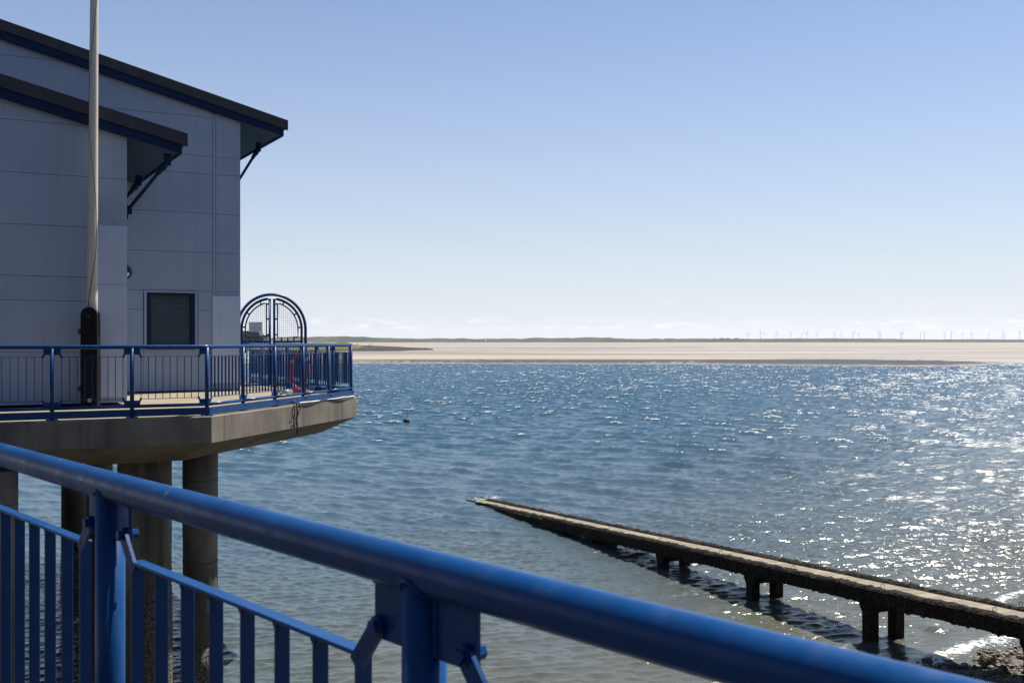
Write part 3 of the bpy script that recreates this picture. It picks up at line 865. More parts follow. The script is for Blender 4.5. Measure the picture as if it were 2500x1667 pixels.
class Railing:
    """one railing thing; every piece is built in the frame of its span (x along, y outward side -, z up)"""
    def __init__(self, root, hi=False):
        self.root = root; self.hi = hi; self.cache = {}
    def me(self, key, fn):
        if key not in self.cache:
            self.cache[key] = fn().mesh(key[0])
        return self.cache[key]
    def span(self, p, q, nb, a0, side=-1, rails=True, toe=True):
        hi = self.hi
        d = q - p; L = round(d.length, 4)
        M = Matrix.Translation(p - self.root.location) @ Matrix.Rotation(math.atan2(d.y, d.x), 4, 'Z')
        W = 0.015
        def panel():
            m = MB()
            bev = 0.0015 if hi else 0
            m.box((a0 - 0.006, -W, 0.990), (L - a0 + 0.006, W, 0.998), bev=bev)
            m.box((a0 - 0.006, -W, 0.300), (L - a0 + 0.006, W, 0.308), bev=bev)
            for xx in (a0, L - a0):
                m.box((xx - 0.004, -W + 0.001, 0.302), (xx + 0.004, W - 0.001, 0.996))
            return m
        pn = link('panel', self.me(('panel', L, nb), panel), M_blue, self.root, M)
        for k in range(1, nb - 1):
            x = a0 + (L - 2 * a0) * k / (nb - 1)
            def bal():
                m = MB()
                m.box((-0.004, -W + 0.001, 0.307), (0.004, W - 0.001, 0.991), bev=0.001 if hi else 0)
                if hi:
                    for s in (-1, 1):        # weld fillets
                        m.add([(s * 0.004, -W + .002, 0.978), (s * 0.004, W - .002, 0.978), (s * 0.014, W - .002, 0.9905), (s * 0.014, -W + .002, 0.9905)], [(0, 1, 2, 3)])
                return m
            link('baluster', self.me(('baluster',), bal), M_blue, pn, Matrix.Translation((x, 0, 0)))
        for (bx, cx, bz, cz) in ((0.108, a0 + 0.006, 1.050, 0.975), (L - 0.108, L - a0 - 0.006, 1.050, 0.975),
                                 (0.108, a0 + 0.006, 0.248, 0.323), (L - 0.108, L - a0 - 0.006, 0.248, 0.323)):
            lg = flat_lug((bx, bz), (cx, cz), 0.033, 0.008, side * 0.0095)
            link('lug', lg, M_blue, pn)
            if hi:
                for yy_ in (side * 0.0148, -side * 0.0065):
                    wsh = MB(); wsh.tube([(bx, yy_ - 0.0012, bz), (bx, yy_ + 0.0012, bz)], 0.0155, 18); link('washer', wsh, M_blue, pn)
            if hi or bz > 1:
                y0, y1 = (side * 0.0155, side * 0.0245)
                link('bolt', hexbolt(bx, bz, 0.011, min(y0, y1), max(y0, y1)), M_blue, pn)
                if hi:
                    link('bolt', hexbolt(bx, bz, 0.011, min(-side * 0.0055, -side * 0.0235), max(-side * 0.0055, -side * 0.0235)), M_blue, pn)
        if rails:
            def low():
                m = MB(); m.tube([(0, 0, 0.187), (L, 0, 0.187)], 0.0275, 20 if hi else 14); return m
            link('lower_rail', self.me(('lower_rail', L), low), M_blue, self.root, M)
        if toe:
            def tb():
                m = MB(); m.box((-0.03, -0.056, 0.024), (L + 0.03, -0.044, 0.141)); return m
            t = link('toe_board', self.me(('toe_board', L), tb), M_blue, self.root, M)
            for dx in (-0.028, 0.028):
                def stud():
                    m = MB(); m.tube([(0, -0.056, 0), (0, -0.085, 0)], 0.008, 8); return m
                link('stud', self.me(('stud',), stud), M_blue, t, Matrix.Translation((L + dx * 1.5 - 0.0, 0, 0.105)))
        return M
    def post(self, p, dirs):
        M = Matrix.Translation(p - self.root.location)
        def po():
            m = MB(); m.tube([(0, 0, 0.012), (0, 0, HR - 0.012)], RT, 32 if self.hi else 18); return m
        o = link('post', self.me(('post',), po), M_blue, self.root, M)
        if self.hi:
            def cw():
                m = MB(); g = random.Random(5)
                pts = []
                for k in range(40):
                    a = 2 * PI * k / 40
                    x_ = RT * 1.03 * math.cos(a); y_ = RT * 1.03 * math.sin(a)
                    pts.append((x_, y_, HR - math.sqrt(max(0.0, (RT * 1.04) ** 2 - min(y_ * y_, RT * RT)))))
                m.tube(pts, [0.0032 + 0.001 * g.random() for k in range(40)], 8, closed=True)
                return m
            link('weld_collar', self.me(('weld_collar',), cw), M_blue, o, Matrix.Rotation(math.atan2(dirs[0].y, dirs[0].x), 4, 'Z'))
        def bp():
            m = MB(); m.box((-0.085, -0.085, 0.0045), (0.085, 0.085, 0.016)); return m
        link('base_plate', self.me(('base_plate',), bp), M_blue, o, Matrix.Rotation(math.atan2(dirs[0].y, dirs[0].x), 4, 'Z'))
        for d in dirs:
            Mr = Matrix.Rotation(math.atan2(d.y, d.x), 4, 'Z')
            def gp():
                m = MB()
                m.box((RT - 0.006, -0.005, HR - RT - 0.088), (0.126, 0.005, HR - RT + 0.008), bev=0.001 if self.hi else 0)
                return m
            def gp2():
                m = MB()
                m.box((RT - 0.006, -0.005, 0.205), (0.126, 0.005, 0.283)); return m
            link('gusset_plate', self.me(('gusset_plate',), gp), M_blue, o, Mr)
            if self.hi:
                def wb():
                    m = MB(); g = random.Random(3)
                    for yy_ in (-0.006, 0.006):
                        m.tube([(RT + 0.001, yy_, HR - RT - 0.086 + 0.004 * k) for k in range(22)], [0.0034 + 0.0011 * g.random() for k in range(22)], 8)
                        m.tube([(RT + 0.004 * k, yy_, HR - RT + 0.0005) for k in range(24)], [0.0034 + 0.0011 * g.random() for k in range(24)], 8)
                    return m
                link('weld_bead', self.me(('weld_bead',), wb), M_blue, o, Mr)
            link('gusset_plate', self.me(('gusset_plate_b',), gp2), M_blue, o, Mr)

R1 = Vector((-5.11, 18.18, DECK)); R2 = Vector((-3.60, 24.27, DECK))
rail = thing('platform_railing', 'blue tubular railing with flat balusters along the edge of the concrete platform', 'railing', R1)
RL = Railing(rail)
front = [R1 - E1 * 1.2 * k for k in range(7)]
cham = [R1 + (R2 - R1) * (k / 5) for k in range(6)]
seaw = [R2 + E2 * 1.2 * k for k in range(8)]
for A in (front[::-1], cham, seaw):
    for p, q in zip(A[:-1], A[1:]):
        RL.span(p, q, 9, 0.14)
dfr = E1; dch = (R2 - R1).normalized()
RL.post(R1, [-E1, dch])
for p in front[1:]:
    RL.post(p, [E1, -E1])
for p in cham[1:-1]:
    RL.post(p, [dch, -dch])
RL.post(R2, [-dch, E2])
for p in seaw[1:]:
    RL.post(p, [E2, -E2])
hr = MB()
up = Vector((0, 0, HR))
pts = [front[-1] - E1 * 0.3 + up, R1 - dfr * 0.05 + up, R1 + up + (dch - dfr) * 0.008, R1 + dch * 0.05 + up, R2 - dch * 0.05 + up, R2 + up + (E2 - dch) * 0.008, R2 + E2 * 0.05 + up, seaw[-1] + up]
hr.tube([p - rail.location for p in pts], RT, 20)
link('handrail', hr, M_blue, rail)

# near railing in front of the camera
NRZ = EYE - 0.344
pl = [Vector((-1.55, 3.286)), Vector((-0.40, 1.928)), Vector((0.4046, 1.0096))]
def npx(y):
    (a, b, c) = pl
    L0 = (y - b.y) * (y - c.y) / ((a.y - b.y) * (a.y - c.y))
    L1 = (y - a.y) * (y - c.y) / ((b.y - a.y) * (b.y - c.y))
    L2 = (y - a.y) * (y - b.y) / ((c.y - a.y) * (c.y - b.y))
    return a.x * L0 + b.x * L1 + c.x * L2
def npt(y): return Vector((npx(y), y, NRZ - HR))
def by_u(u):
    lo, hi_ = 0.3, 6.0
    for _ in range(60):
        m_ = (lo + hi_) / 2
        if npx(m_) / m_ * F + 1250 > u: lo = m_
        else: hi_ = m_
    return npt(lo)
P1 = by_u(269); P2 = by_u(1036)
SP = (P2 - P1).length
dn = (P2 - P1).normalized()
P0 = P1 - dn * SP; Pm = P0 - dn * SP
dr = (npt(0.9) - npt(1.6)).normalized()
P3 = P2 + (npt(P2.y - 0.95) - P2).normalized() * SP
P4 = P3 + (P3 - P2).normalized() * SP
nr = thing('near_railing', 'large blue handrail with balusters running diagonally across the foreground', 'railing', P1)
NRL = Railing(nr, hi=True)
PP = [Pm, P0, P1, P2, P3, P4]
for p, q in zip(PP[:-1], PP[1:]):
    NRL.span(p, q, 8, 0.166, side=-1)
for i, p in enumerate(PP):
    dd_ = []
    if i > 0: dd_.append((PP[i - 1] - p).normalized())
    if i < len(PP) - 1: dd_.append((PP[i + 1] - p).normalized())
    NRL.post(p, dd_)
hr = MB()
path = []
for i in range(len(PP) - 1):
    a_, b_ = PP[i], PP[i + 1]
    for k in range(8):
        y_ = a_.y + (b_.y - a_.y) * k / 8
        path.append(a_ + (b_ - a_) * k / 8 if not (0.75 < y_ < 3.4) else npt(y_))
path.append(PP[-1])
hr.tube([p + up - nr.location for p in path], RT, 64)
hro = link('handrail', hr, M_blue, nr)
for u in (195, 560):
    p = by_u(u)
    q = p + dn * 0.004
    w = MB(); w.tube([p + up - nr.location - dn * 0.002, p + up - nr.location, p + up - nr.location + dn * 0.002], [RT, RT + 0.0007, RT], 48, caps=False)
    link('weld_seam', w, M_blue, hro)
# the deck the near railing stands on
nd = MB()
nv = Vector((dn.y, -dn.x, 0))
if nv.y > 0: nv = -nv
a = Pm - dn * 4 - nv * 0.15; b = P4 + dn * 3 - nv * 0.15
z0 = NRZ - HR
nd.add([(a.x, a.y, z0), (b.x, b.y, z0), (b.x + nv.x * 6, b.y + nv.y * 6, z0), (a.x + nv.x * 6, a.y + nv.y * 6, z0),
        (a.x, a.y, z0 - .4), (b.x, b.y, z0 - .4), (b.x + nv.x * 6, b.y + nv.y * 6, z0 - .4), (a.x + nv.x * 6, a.y + nv.y * 6, z0 - .4)],
       [(0, 3, 2, 1), (4, 5, 6, 7), (0, 1, 5, 4), (1, 2, 6, 5), (2, 3, 7, 6), (3, 0, 4, 7)])
link('walkway', nd, mat('dark_walkway_surface', (0.030, 0.027, 0.024), (0.045, 0.04, 0.035), rough=0.9, scale=3), kind='structure')

# ------------------------------------------------------------------ lifeboat station building
G = Vector((-6.78, 27.10, DECK + 0.004))
bld = thing('lifeboat_station', 'grey panelled lifeboat station with sloping dark roofs on the concrete platform', 'building', G, TH)
FX, FY = -3.504, -4.966           # front block corner in the building's frame
XL = -15.0
SLM, SLF = 0.247, 0.2365
def mtop(x): return 6.826 + SLM * (1.17 - x)
def ftop(x): return 5.336 + SLF * (FX + 1.12 - x)
core = MB()
def wedge(m, x0, x1, y0, y1, z0, tf):
    vs = [(x0, y0, z0), (x1, y0, z0), (x1, y1, z0), (x0, y1, z0), (x0, y0, tf(x0)), (x1, y0, tf(x1)), (x1, y1, tf(x1)), (x0, y1, tf(x0))]
    m.add(vs, [(0, 3, 2, 1), (4, 5, 6, 7), (0, 1, 5, 4), (1, 2, 6, 5), (2, 3, 7, 6), (3, 0, 4, 7)])
# core walls, with an opening left for the window
WX0, WX1, WZ0, WZ1 = -2.255, -1.116, 1.04, 2.40
cm_ = lambda x: mtop(x) - 0.40
wedge(core, XL, WX0, 0.03, 0.25, 0.03, cm_)
wedge(core, WX1, -0.02, 0.03, 0.25, 0.03, cm_)
wedge(core, WX0, WX1, 0.03, 0.25, 0.03, lambda x: WZ0)
wedge(core, WX0, WX1, 0.03, 0.25, WZ1, cm_)
wedge(core, -0.25, -0.02, 0.25, 8.0, 0.03, cm_)
wedge(core, XL, -0.25, 7.8, 8.0, 0.03, cm_)
core.box((WX0 - 0.3, 1.2, 0.5), (WX1 + 0.3, 1.25, 3.0))
link('wall', core, M_core, bld)
core2 = MB()
cf_ = lambda x: ftop(x) - 0.40
wedge(core2, XL, FX - 0.02, FY + 0.03, 0.02, 0.05, cf_)
link('wall', core2, M_core, bld)

def panels(x0, x1, y, zs, tf, m=M_clad, name='wall_panel', th=0.025, gap=0.004, axis='x', holes=()):
    for za, zb in zip(zs[:-1], zs[1:]):
        lo, hi = za + gap, zb - gap
        poly = [(x0 + gap, lo), (x1 - gap, lo)]
        pr = (x1 - gap, min(hi, tf(x1 - gap))); plf = (x0 + gap, min(hi, tf(x0 + gap)))
        if pr[1] <= lo + 0.02 and plf[1] <= lo + 0.02:
            continue
        xc = None
        if tf(x1 - gap) < hi < tf(x0 + gap):     # slope crosses the top edge
            a_, b_ = x0, x1
            for _ in range(40):
                c_ = (a_ + b_) / 2
                if tf(c_) > hi: a_ = c_
                else: b_ = c_
            xc = a_
        if pr[1] <= lo + 0.001:
            a_, b_ = x0, x1
            for _ in range(40):
                c_ = (a_ + b_) / 2
                if tf(c_) > lo: a_ = c_
                else: b_ = c_
            poly = [(x0 + gap, lo), (a_, lo)]
            if xc is not None: poly += [(xc, hi), (x0 + gap, hi)]
            else: poly += [plf]
        else:
            poly += [pr]
            if xc is not None: poly += [(xc, hi)]
            poly += [plf]
        pm_ = MB()
        if axis == 'x':
            pm_.prism(poly, -(y + th), -y, XZ)
        o = link(name, pm_, m, bld)
ZR = [0.03, 1.04, 2.00, 2.458, 3.41, 4.37, 5.34, 5.78, 6.73, 7.7, 8.7, 9.7, 10.6]
mt = lambda x: mtop(x) - 0.42
ft = lambda x: ftop(x) - 0.42
# main gable wall: strips left and right of the window, and the narrow strip at the corner
panels(-3.50, -2.33, 0.0, ZR[:4], mt)
panels(-3.50, -0.685, 0.0, [2.458, 3.41], mt)
panels(-1.04, -0.685, 0.0, ZR[:4], mt)
panels(-2.33, -1.04, 0.0, [0.03, 1.035], mt)
panels(-3.50, -0.685, 0.0, [3.41, 4.37, 5.34, 5.78, 6.73, 7.7], mt)
panels(-9.5, -3.50, 0.0, [4.37, 5.34, 5.78, 6.73, 7.7, 8.7, 9.7], mt)
panels(XL, -9.5, 0.0, [5.34, 6.73, 7.7, 8.7, 9.7, 10.6], mt)
panels(-0.61, 0.0, 0.0, [0.03, 2.458, 3.41, 4.37, 5.34, 5.78, 7.2], mt)
st = MB(); st.box((-0.680, -0.006, 0.03), (-0.615, 0.024, 4.28)); st.box((-0.680, -0.004, 4.29), (-0.615, 0.024, mt(-0.615) - 0.01))
link('cover_strip', st, M_clad, bld)
pt_ = MB(); pt_.box((-0.69, -0.022, 0.20), (-0.004, -0.007, 2.35)); link('cover_plate', pt_, M_plate, bld)['label'] = 'paler smooth plate over the lower corner'
# corner return of the right-hand wall
for za, zb in zip([0.03, 1.04, 2.0, 3.41, 4.37, 5.34, 6.0], [1.04, 2.0, 3.41, 4.37, 5.34, 6.0, 6.62]):
    for ya, yb in ((0.03, 3.9), (3.9, 8.0)):
        r_ = MB(); r_.box((-0.02, ya + 0.005, za + 0.005), (0.004, yb - 0.005, zb - 0.005)); link('wall_panel', r_, M_clad, bld)
# front block
panels(-9.9, FX, FY, [0.05, 1.04, 2.00, 2.458, 3.41, 4.37, 5.34, 6.3, 7.2], ft)
panels(XL, -9.9, FY, [0.05, 1.04, 2.00, 2.458, 3.41, 4.37, 5.34, 6.3, 7.2, 8.2], ft)
pt_ = MB(); pt_.box((FX - 0.70, FY - 0.016, 2.335), (FX - 0.003, FY - 0.002, 3.465)); link('cover_plate', pt_, M_plate, bld)
pt_ = MB(); pt_.box((FX - 0.70, FY - 0.016, 0.16), (FX - 0.003, FY - 0.002, 2.328)); link('cover_plate', pt_, M_plate, bld)
for za, zb in zip([0.05, 1.04, 2.0, 3.41, 4.37], [1.04, 2.0, 3.41, 4.37, 4.93]):
    r_ = MB(); r_.box((FX - 0.02, FY + 0.03, za + 0.005), (FX + 0.003, -0.005, zb - 0.005)); link('wall_panel', r_, M_clad, bld)

def roof(x_eave, tf, y0, y1, sl, name):
    ang = math.atan(sl)
    # slab
    m = MB()
    def strip(mm, ya, yb, xa, xb, za, zb):
        """sloping box: za / zb are depths under the roof top line"""
        vs = [(xa, ya, tf(xa) - zb), (xb, ya, tf(xb) - zb), (xb, yb, tf(xb) - zb), (xa, yb, tf(xa) - zb),
              (xa, ya, tf(xa) - za), (xb, ya, tf(xb) - za), (xb, yb, tf(xb) - za), (xa, yb, tf(xa) - za)]
        mm.add(vs, [(0, 3, 2, 1), (4, 5, 6, 7), (0, 1, 5, 4), (1, 2, 6, 5), (2, 3, 7, 6), (3, 0, 4, 7)])
    strip(m, y0 + 0.07, y1, XL, x_eave - 0.07, 0.02, 0.25)
    r = link('roof', m, M_roof, bld)
    v = MB(); strip(v, y0 - 0.02, y0 + 0.06, XL, x_eave, 0.0, 0.245); strip(v, y0 + 0.06, y1, x_eave - 0.06, x_eave, 0.0, 0.20)
    link('verge_flashing', v, M_roof, r)
    f = MB(); strip(f, y0 + 0.02, y0 + 0.055, XL, x_eave - 0.10, 0.248, 0.43); strip(f, y0 + 0.055, y1, x_eave - 0.135, x_eave - 0.10, 0.253, 0.43)
    link('fascia', f, M_blue_dk, r)
    xw = x_eave - 1.05
    # soffit panels, one per bay
    ya = y0 + 0.058
    k = 0
    while ya < y1 - 0.05:
        yb = min(ya + 1.55, y1)
        s = MB(); strip(s, ya + 0.004, yb - 0.004, xw - 0.06, x_eave - 0.14, 0.36, 0.385)
        link('soffit_panel', s, M_soffit, r)
        ya = yb
    u_ = MB(); strip(u_, y0 + 0.03, FY + 0.06 if y0 < -1 else 0.04, XL, xw - 0.07, 0.36, 0.40)
    link('soffit_trim', u_, M_core, r)
    return r
roof(1.17, mtop, -0.14, 8.4, SLM, 'main')
roof(FX + 1.12, ftop, FY - 0.14, -0.002, SLF, 'front')

def strut(xt, zt, xb, zb, y):
    m = MB()
    m.tube([(xt, y, zt), (xb, y, zb)], 0.036, 16)
    o = link('eave_strut', m, M_blue_dk, bld)
    k = MB()
    d = (Vector((xb, y, zb)) - Vector((xt, y, zt))).normalized()
    a_ = Vector((xt, y, zt)); k.tube([a_ + d * 0.02, a_ + d * 0.13, a_ + d * 0.15, a_ + d * 0.26], [0.07, 0.07, 0.05, 0.05], 16)
    k.box((xt - 0.05, y - 0.012, zt - 0.04), (xt + 0.09, y + 0.012, zt + 0.20))
    link('top_knuckle', k, M_blue_dk, o)
    f = MB()
    f.box((xb - 0.05, y - 0.05, zb - 0.22), (xb - 0.028, y + 0.05, zb + 0.06))
    f.box((xb - 0.03, y - 0.012, zb - 0.12), (xb + 0.05, y + 0.012, zb + 0.05))
    link('foot_bracket', f, M_blue_dk, o)
for y_ in (FY + 0.12, FY + 3.35):
    strut(FX + 0.76, 4.76, FX + 0.06, 3.83, y_)
for y_ in (1.26, 4.6):
    strut(0.78, 6.26, 0.06, 5.05, y_)

# window of the main block
wn = MB()
t_ = 0.095
for bx in (((WX0, WZ0), (WX0 + t_, WZ1)), ((WX1 - t_, WZ0), (WX1, WZ1)), ((WX0 + t_, WZ1 - 0.05), (WX1 - t_, WZ1)), ((WX0 + t_, WZ0), (WX1 - t_, WZ0 + 0.06))):
    wn.box((bx[0][0], -0.012, bx[0][1]), (bx[1][0], 0.10, bx[1][1]))
wino = link('window', wn, M_blue_dk, bld)
pa = MB(); pa.box((WX0 + t_, 0.045, WZ0 + 0.06), (WX1 - t_, 0.053, WZ1 - 0.05)); link('pane', pa, None, wino)
gm = bpy.data.materials.new('clear_window_glass'); gm.use_nodes = True
t = gm.node_tree; t.nodes.clear()
go = nn(t, 'ShaderNodeOutputMaterial'); gb = nn(t, 'ShaderNodeBsdfGlossy'); gt = nn(t, 'ShaderNodeBsdfTransparent'); gx_ = nn(t, 'ShaderNodeMixShader'); gf = nn(t, 'ShaderNodeFresnel')
gb.inputs['Roughness'].default_value = 0.03; gt.inputs['Color'].default_value = (0.72, 0.78, 0.82, 1); gf.inputs['IOR'].default_value = 1.6
t.links.new(gf.outputs[0], gx_.inputs[0]); t.links.new(gt.outputs[0], gx_.inputs[1]); t.links.new(gb.outputs[0], gx_.inputs[2]); t.links.new(gx_.outputs[0], go.inputs[0])
wino.children[0].data.materials.append(gm)
for k in range(8):
    s = MB(); z_ = WZ1 - 0.13 - 0.158 * k
    s.box((WX0 + t_ + 0.01, 0.10, z_ - 0.006), (WX1 - t_ - 0.01, 0.125, z_ + 0.006)); link('blind_slat', s, M_slat, wino)
bb = MB(); bb.box((WX0 + t_, 0.16, WZ0), (WX1 - t_, 0.17, WZ1)); 
link('blind_cloth', bb, mat('dark_blind_cloth', (0.30, 0.35, 0.42), (0.38, 0.43, 0.50), rough=0.9, scale=1.2), wino)
tr = MB()
tr.box((WX0 - 0.06, -0.02, WZ0 - 0.02), (WX0 - 0.002, 0.02, WZ1 + 0.004)); tr.box((WX1 + 0.002, -0.02, WZ0 - 0.02), (WX1 + 0.06, 0.02, WZ1 + 0.004))
tr.box((WX0 - 0.075, -0.045, WZ1 + 0.006), (WX1 + 0.075, 0.02, WZ1 + 0.05)); tr.box((WX0 - 0.06, -0.05, WZ0 - 0.06), (WX1 + 0.06, 0.02, WZ0 - 0.022))
link('window_trim', tr, M_trim, wino)
# bulkhead lamp half hidden by the front block
p = at(302, 665, y=25.75); pl_ = bld.matrix_world
loc = Matrix.Translation(G) @ Matrix.Rotation(TH, 4, 'Z')
lp = loc.inverted() @ p
lm = MB(); lm.tube([(lp.x, -0.002, lp.z), (lp.x, -0.10, lp.z), (lp.x, -0.12, lp.z)], [0.17, 0.17, 0.13], 28)
lo_ = link('wall_lamp', lm, M_black, bld)
ln = MB()
ln.prism([(lp.x + 0.115 * math.cos(PI + PI * k / 12), lp.z - 0.01 + 0.115 * math.sin(PI + PI * k / 12)) for k in range(13)], 0.121, 0.128, XZ)
link('lens', ln, M_white, lo_)

# ------------------------------------------------------------------ flagpole
fp = at(225, 900, y=20.35); 
fl = thing('flagpole', 'cream flagpole hinged in a dark timber tabernacle in front of the station wall', 'flagpole', (fp.x, fp.y, DECK + 0.004))
pm_ = MB()
pm_.tube([(0.004, 0, 1.35), (0.0, 0, 2.0), (0.02, 0, 5.0), (0.042, 0, 8.0), (0.07, 0, 12.0)], [0.100, 0.100, 0.086, 0.071, 0.05], 28)
link('pole', pm_, M_pole, fl)
tb_ = MB()
for s in (-1,):
    prof = [(-0.155, 0.0), (0.155, 0.0), (0.155, 1.72)] + [(0.155 * math.cos(a), 1.72 + 0.155 * math.sin(a)) for a in [PI * k / 12 for k in range(1, 12)]] + [(-0.155, 1.72)]
    tb_.prism(prof, 0.105, 0.165, XZ)
link('cheek', tb_, M_tab, fl)
tb_ = MB(); tb_.prism(prof, -0.165, -0.105, XZ); o = link('cheek', tb_, M_tab, fl, Matrix.Translation((-0.06, 0.0, 0)))
bk = MB(); bk.box((-0.15, -0.10, 0.0), (0.10, 0.10, 1.32)); link('packing_block', bk, M_tab, fl)
bo = MB(); bo.tube([(0, -0.20, 1.70), (0, 0.20, 1.70)], 0.03, 14); link('pivot_bolt', bo, M_black, fl)
bo = MB(); bo.tube([(0.02, -0.19, 0.14), (0.02, 0.19, 0.14)], 0.035, 14); link('pivot_bolt', bo, M_steel, fl)
for z_ in (0.35, 1.42):
    cl = MB(); cl.box((-0.225, -0.10, z_ - 0.05), (-0.155, -0.06, z_ + 0.05)); link('cleat', cl, M_black, fl)
ha_ = MB()
pts = []
for k in range(60):
    z_ = 1.5 + k * 0.16
    s_ = k / 59
    x_ = -0.05 + 0.165 * (0.5 - 0.5 * math.cos(min(1, max(0, (z_ - 1.7) / 1.45)) * PI)) - 0.14 * (0.5 - 0.5 * math.cos(min(1, max(0, (z_ - 3.5) / 2.0)) * PI)) + 0.15 * (0.5 - 0.5 * math.cos(min(1, max(0, (z_ - 6.0) / 2.2)) * PI)) + 0.004 * z_
    pts.append((x_, -0.125 + 0.02 * math.sin(z_), z_))
ha_.tube(pts, 0.006, 6)
link('halyard', ha_, M_rope, fl)

# ------------------------------------------------------------------ arched gate
gc = at(664, 830, y=27.75)
gate = thing('arched_gate', 'blue arched double gate with wire mesh between the station and the railing', 'gate', (gc.x, gc.y, DECK + 0.004), TH)
RO = 0.885; ZC = 1.256 + (831 - 804) * 27.75 / F
def arch_pts(r, z_low, k=28):
    return [(-r, 0, z_low)] + [(-r * math.cos(PI * i / k), 0, ZC + r * math.sin(PI * i / k)) for i in range(k + 1)] + [(r, 0, z_low)]
am = MB(); am.tube(arch_pts(RO, 0.0), 0.038, 14)
link('arch', am, M_blue, gate)
def leaf(s):
    r = RO - 0.105
    m = MB()
    x0 = 0.058
    a0 = math.asin(x0 / r)
    pts = [(s * x0, 0, 0.12), (s * x0, 0, ZC + r * math.cos(a0))] + [(s * r * math.sin(a), 0, ZC + r * math.cos(a)) for a in np.linspace(a0, PI / 2, 16)[1:]] + [(s * r, 0, 0.12)]
    m.tube(pts, 0.034, 10, closed=True)
    m.tube([(s * x0, 0, 1.22), (s * r, 0, 1.22)], 0.025, 10)
    lf = link('leaf', m, M_blue, gate)
    q = MB()
    r2 = r - 0.095; x1 = x0 + 0.085; a1 = math.asin(x1 / r2)
    zb = 1.33
    inner = [(s * x1, 0, zb), (s * x1, 0, ZC + r2 * math.cos(a1))] + [(s * r2 * math.sin(a), 0, ZC + r2 * math.cos(a)) for a in np.linspace(a1, PI / 2, 14)[1:]] + [(s * r2, 0, zb)]
    q.tube(inner, 0.019, 8, closed=True)
    for a in (0.42, 1.0, 1.5):
        q.tube([(s * r2 * math.sin(a), 0, ZC + r2 * math.cos(a)), (s * r * math.sin(a), 0, ZC + r * math.cos(a))], 0.02, 8)
    for z_ in (1.40, 1.80, 2.18):
        q.tube([(s * x0, 0, z_), (s * x1, 0, z_)], 0.02, 8)
    for f in (0.2, 0.5, 0.8):
        xx = s * (x1 + (r2 - x1) * f)
        q.tube([(xx, 0, 1.22), (xx, 0, zb)], 0.02, 8)
    link('mesh_frame', q, M_blue, lf)
    w = MB()
    st_ = 0.053
    k = 1
    while x1 + k * st_ < r2:
        xx = x1 + k * st_
        w.tube([(s * xx, 0, zb), (s * xx, 0, ZC + math.sqrt(max(0, r2 * r2 - xx * xx)))], 0.0022, 4)
        k += 1
    k = 1
    while zb + k * st_ < ZC + r2 * math.cos(a1):
        zz = zb + k * st_
        xe = r2 if zz < ZC else math.sqrt(max(0, r2 * r2 - (zz - ZC) ** 2))
        if xe > x1:
            w.tube([(s * x1, 0, zz), (s * xe, 0, zz)], 0.0022, 4)
        k += 1
    wm = link('wire_mesh', w, M_blue, lf); wm['kind'] = 'stuff'
    for k in range(9):
        b = MB(); xx = x0 + (r - x0) * (k + 1) / 10
        b.box((s * xx - 0.004, -0.016, 0.12), (s * xx + 0.004, 0.016, 1.22)); link('baluster', b, M_blue, lf)
    b = MB(); b.tube([(s * x0, 0, 0.12), (s * r, 0, 0.12)], 0.02, 10); link('bottom_bar', b, M_blue, lf)
    return lf
lf1 = leaf(-1); lf2 = leaf(1)
sg = MB(); sg.box((-0.60, -0.028, 1.47), (-0.26, -0.020, 1.72)); so = link('sign', sg, mat('sign_white', (0.62, 0.62, 0.68), (0.56, 0.56, 0.62), rough=0.5, scale=14), lf1)
so['label'] = 'small white notice with dark lines of print'
so.data.polygons[0].use_smooth = False
prn = MB()
for (xa, xb, za) in ((-0.53, -0.33, 1.655), (-0.36, -0.28, 1.69), (-0.57, -0.29, 1.60), (-0.57, -0.29, 1.57), (-0.57, -0.29, 1.54), (-0.57, -0.32, 1.51)):
    prn.box((xa, -0.0295, za - (0.006 if za > 1.64 else 0.003)), (xb, -0.0285, za + (0.006 if za > 1.64 else 0.003)))
po_ = link('print', prn, mat('print_ink', (0.10, 0.10, 0.15), rough=0.6), lf1); po_['kind'] = 'stuff'

# ------------------------------------------------------------------ small things on the deck
def loop_pts(w, h, k=40):
    pts = []
    for i in range(k):
        a = 2 * PI * i / k
        x = w / 2 * math.copysign(abs(math.cos(a)) ** 0.75, math.cos(a)); z = h / 2 * math.copysign(abs(math.sin(a)) ** 0.8, math.sin(a))
        pts.append((x, 0, h / 2 + z))
    return pts
lb_p = at(732, 940, y=26.7)
lb = thing('lifebuoy', 'red lifebuoy with grey bands standing against the railing beside the arched gate', 'lifebuoy', (lb_p.x, lb_p.y, DECK + 0.055), R(6))
b = MB(); b.tube(loop_pts(0.40, 0.84), 0.048, 14, closed=True); link('ring', b, M_red, lb)
for i in (4, 15, 24, 36):
    pts = loop_pts(0.40, 0.84); g_ = MB(); g_.tube([pts[i], pts[i + 1], pts[(i + 2) % 40]], 0.0495, 14, caps=False); link('band', g_, M_grey, lb)
rp = MB(); rp.tube([(x * 1.28, -0.03, 0.42 + (z - 0.42) * 1.12) for x, _, z in loop_pts(0.40, 0.84)], 0.006, 6, closed=True); link('grab_line', rp, M_rope, lb)
bp_ = at(726, 960, y=24.9)
rb = link('bucket', MB().tube([(0, 0, 0.0), (0, 0, 0.02), (0, 0, 0.17), (0, 0, 0.172), (0, 0, 0.03)], [0.06, 0.085, 0.125, 0.115, 0.07], 20), M_red)
rb.location = (bp_.x, bp_.y, DECK + 0.006)
tag(rb, 'red plastic bucket on the platform deck behind the chamfered railing', 'bucket')
bp_ = at(694, 962, y=24.5)
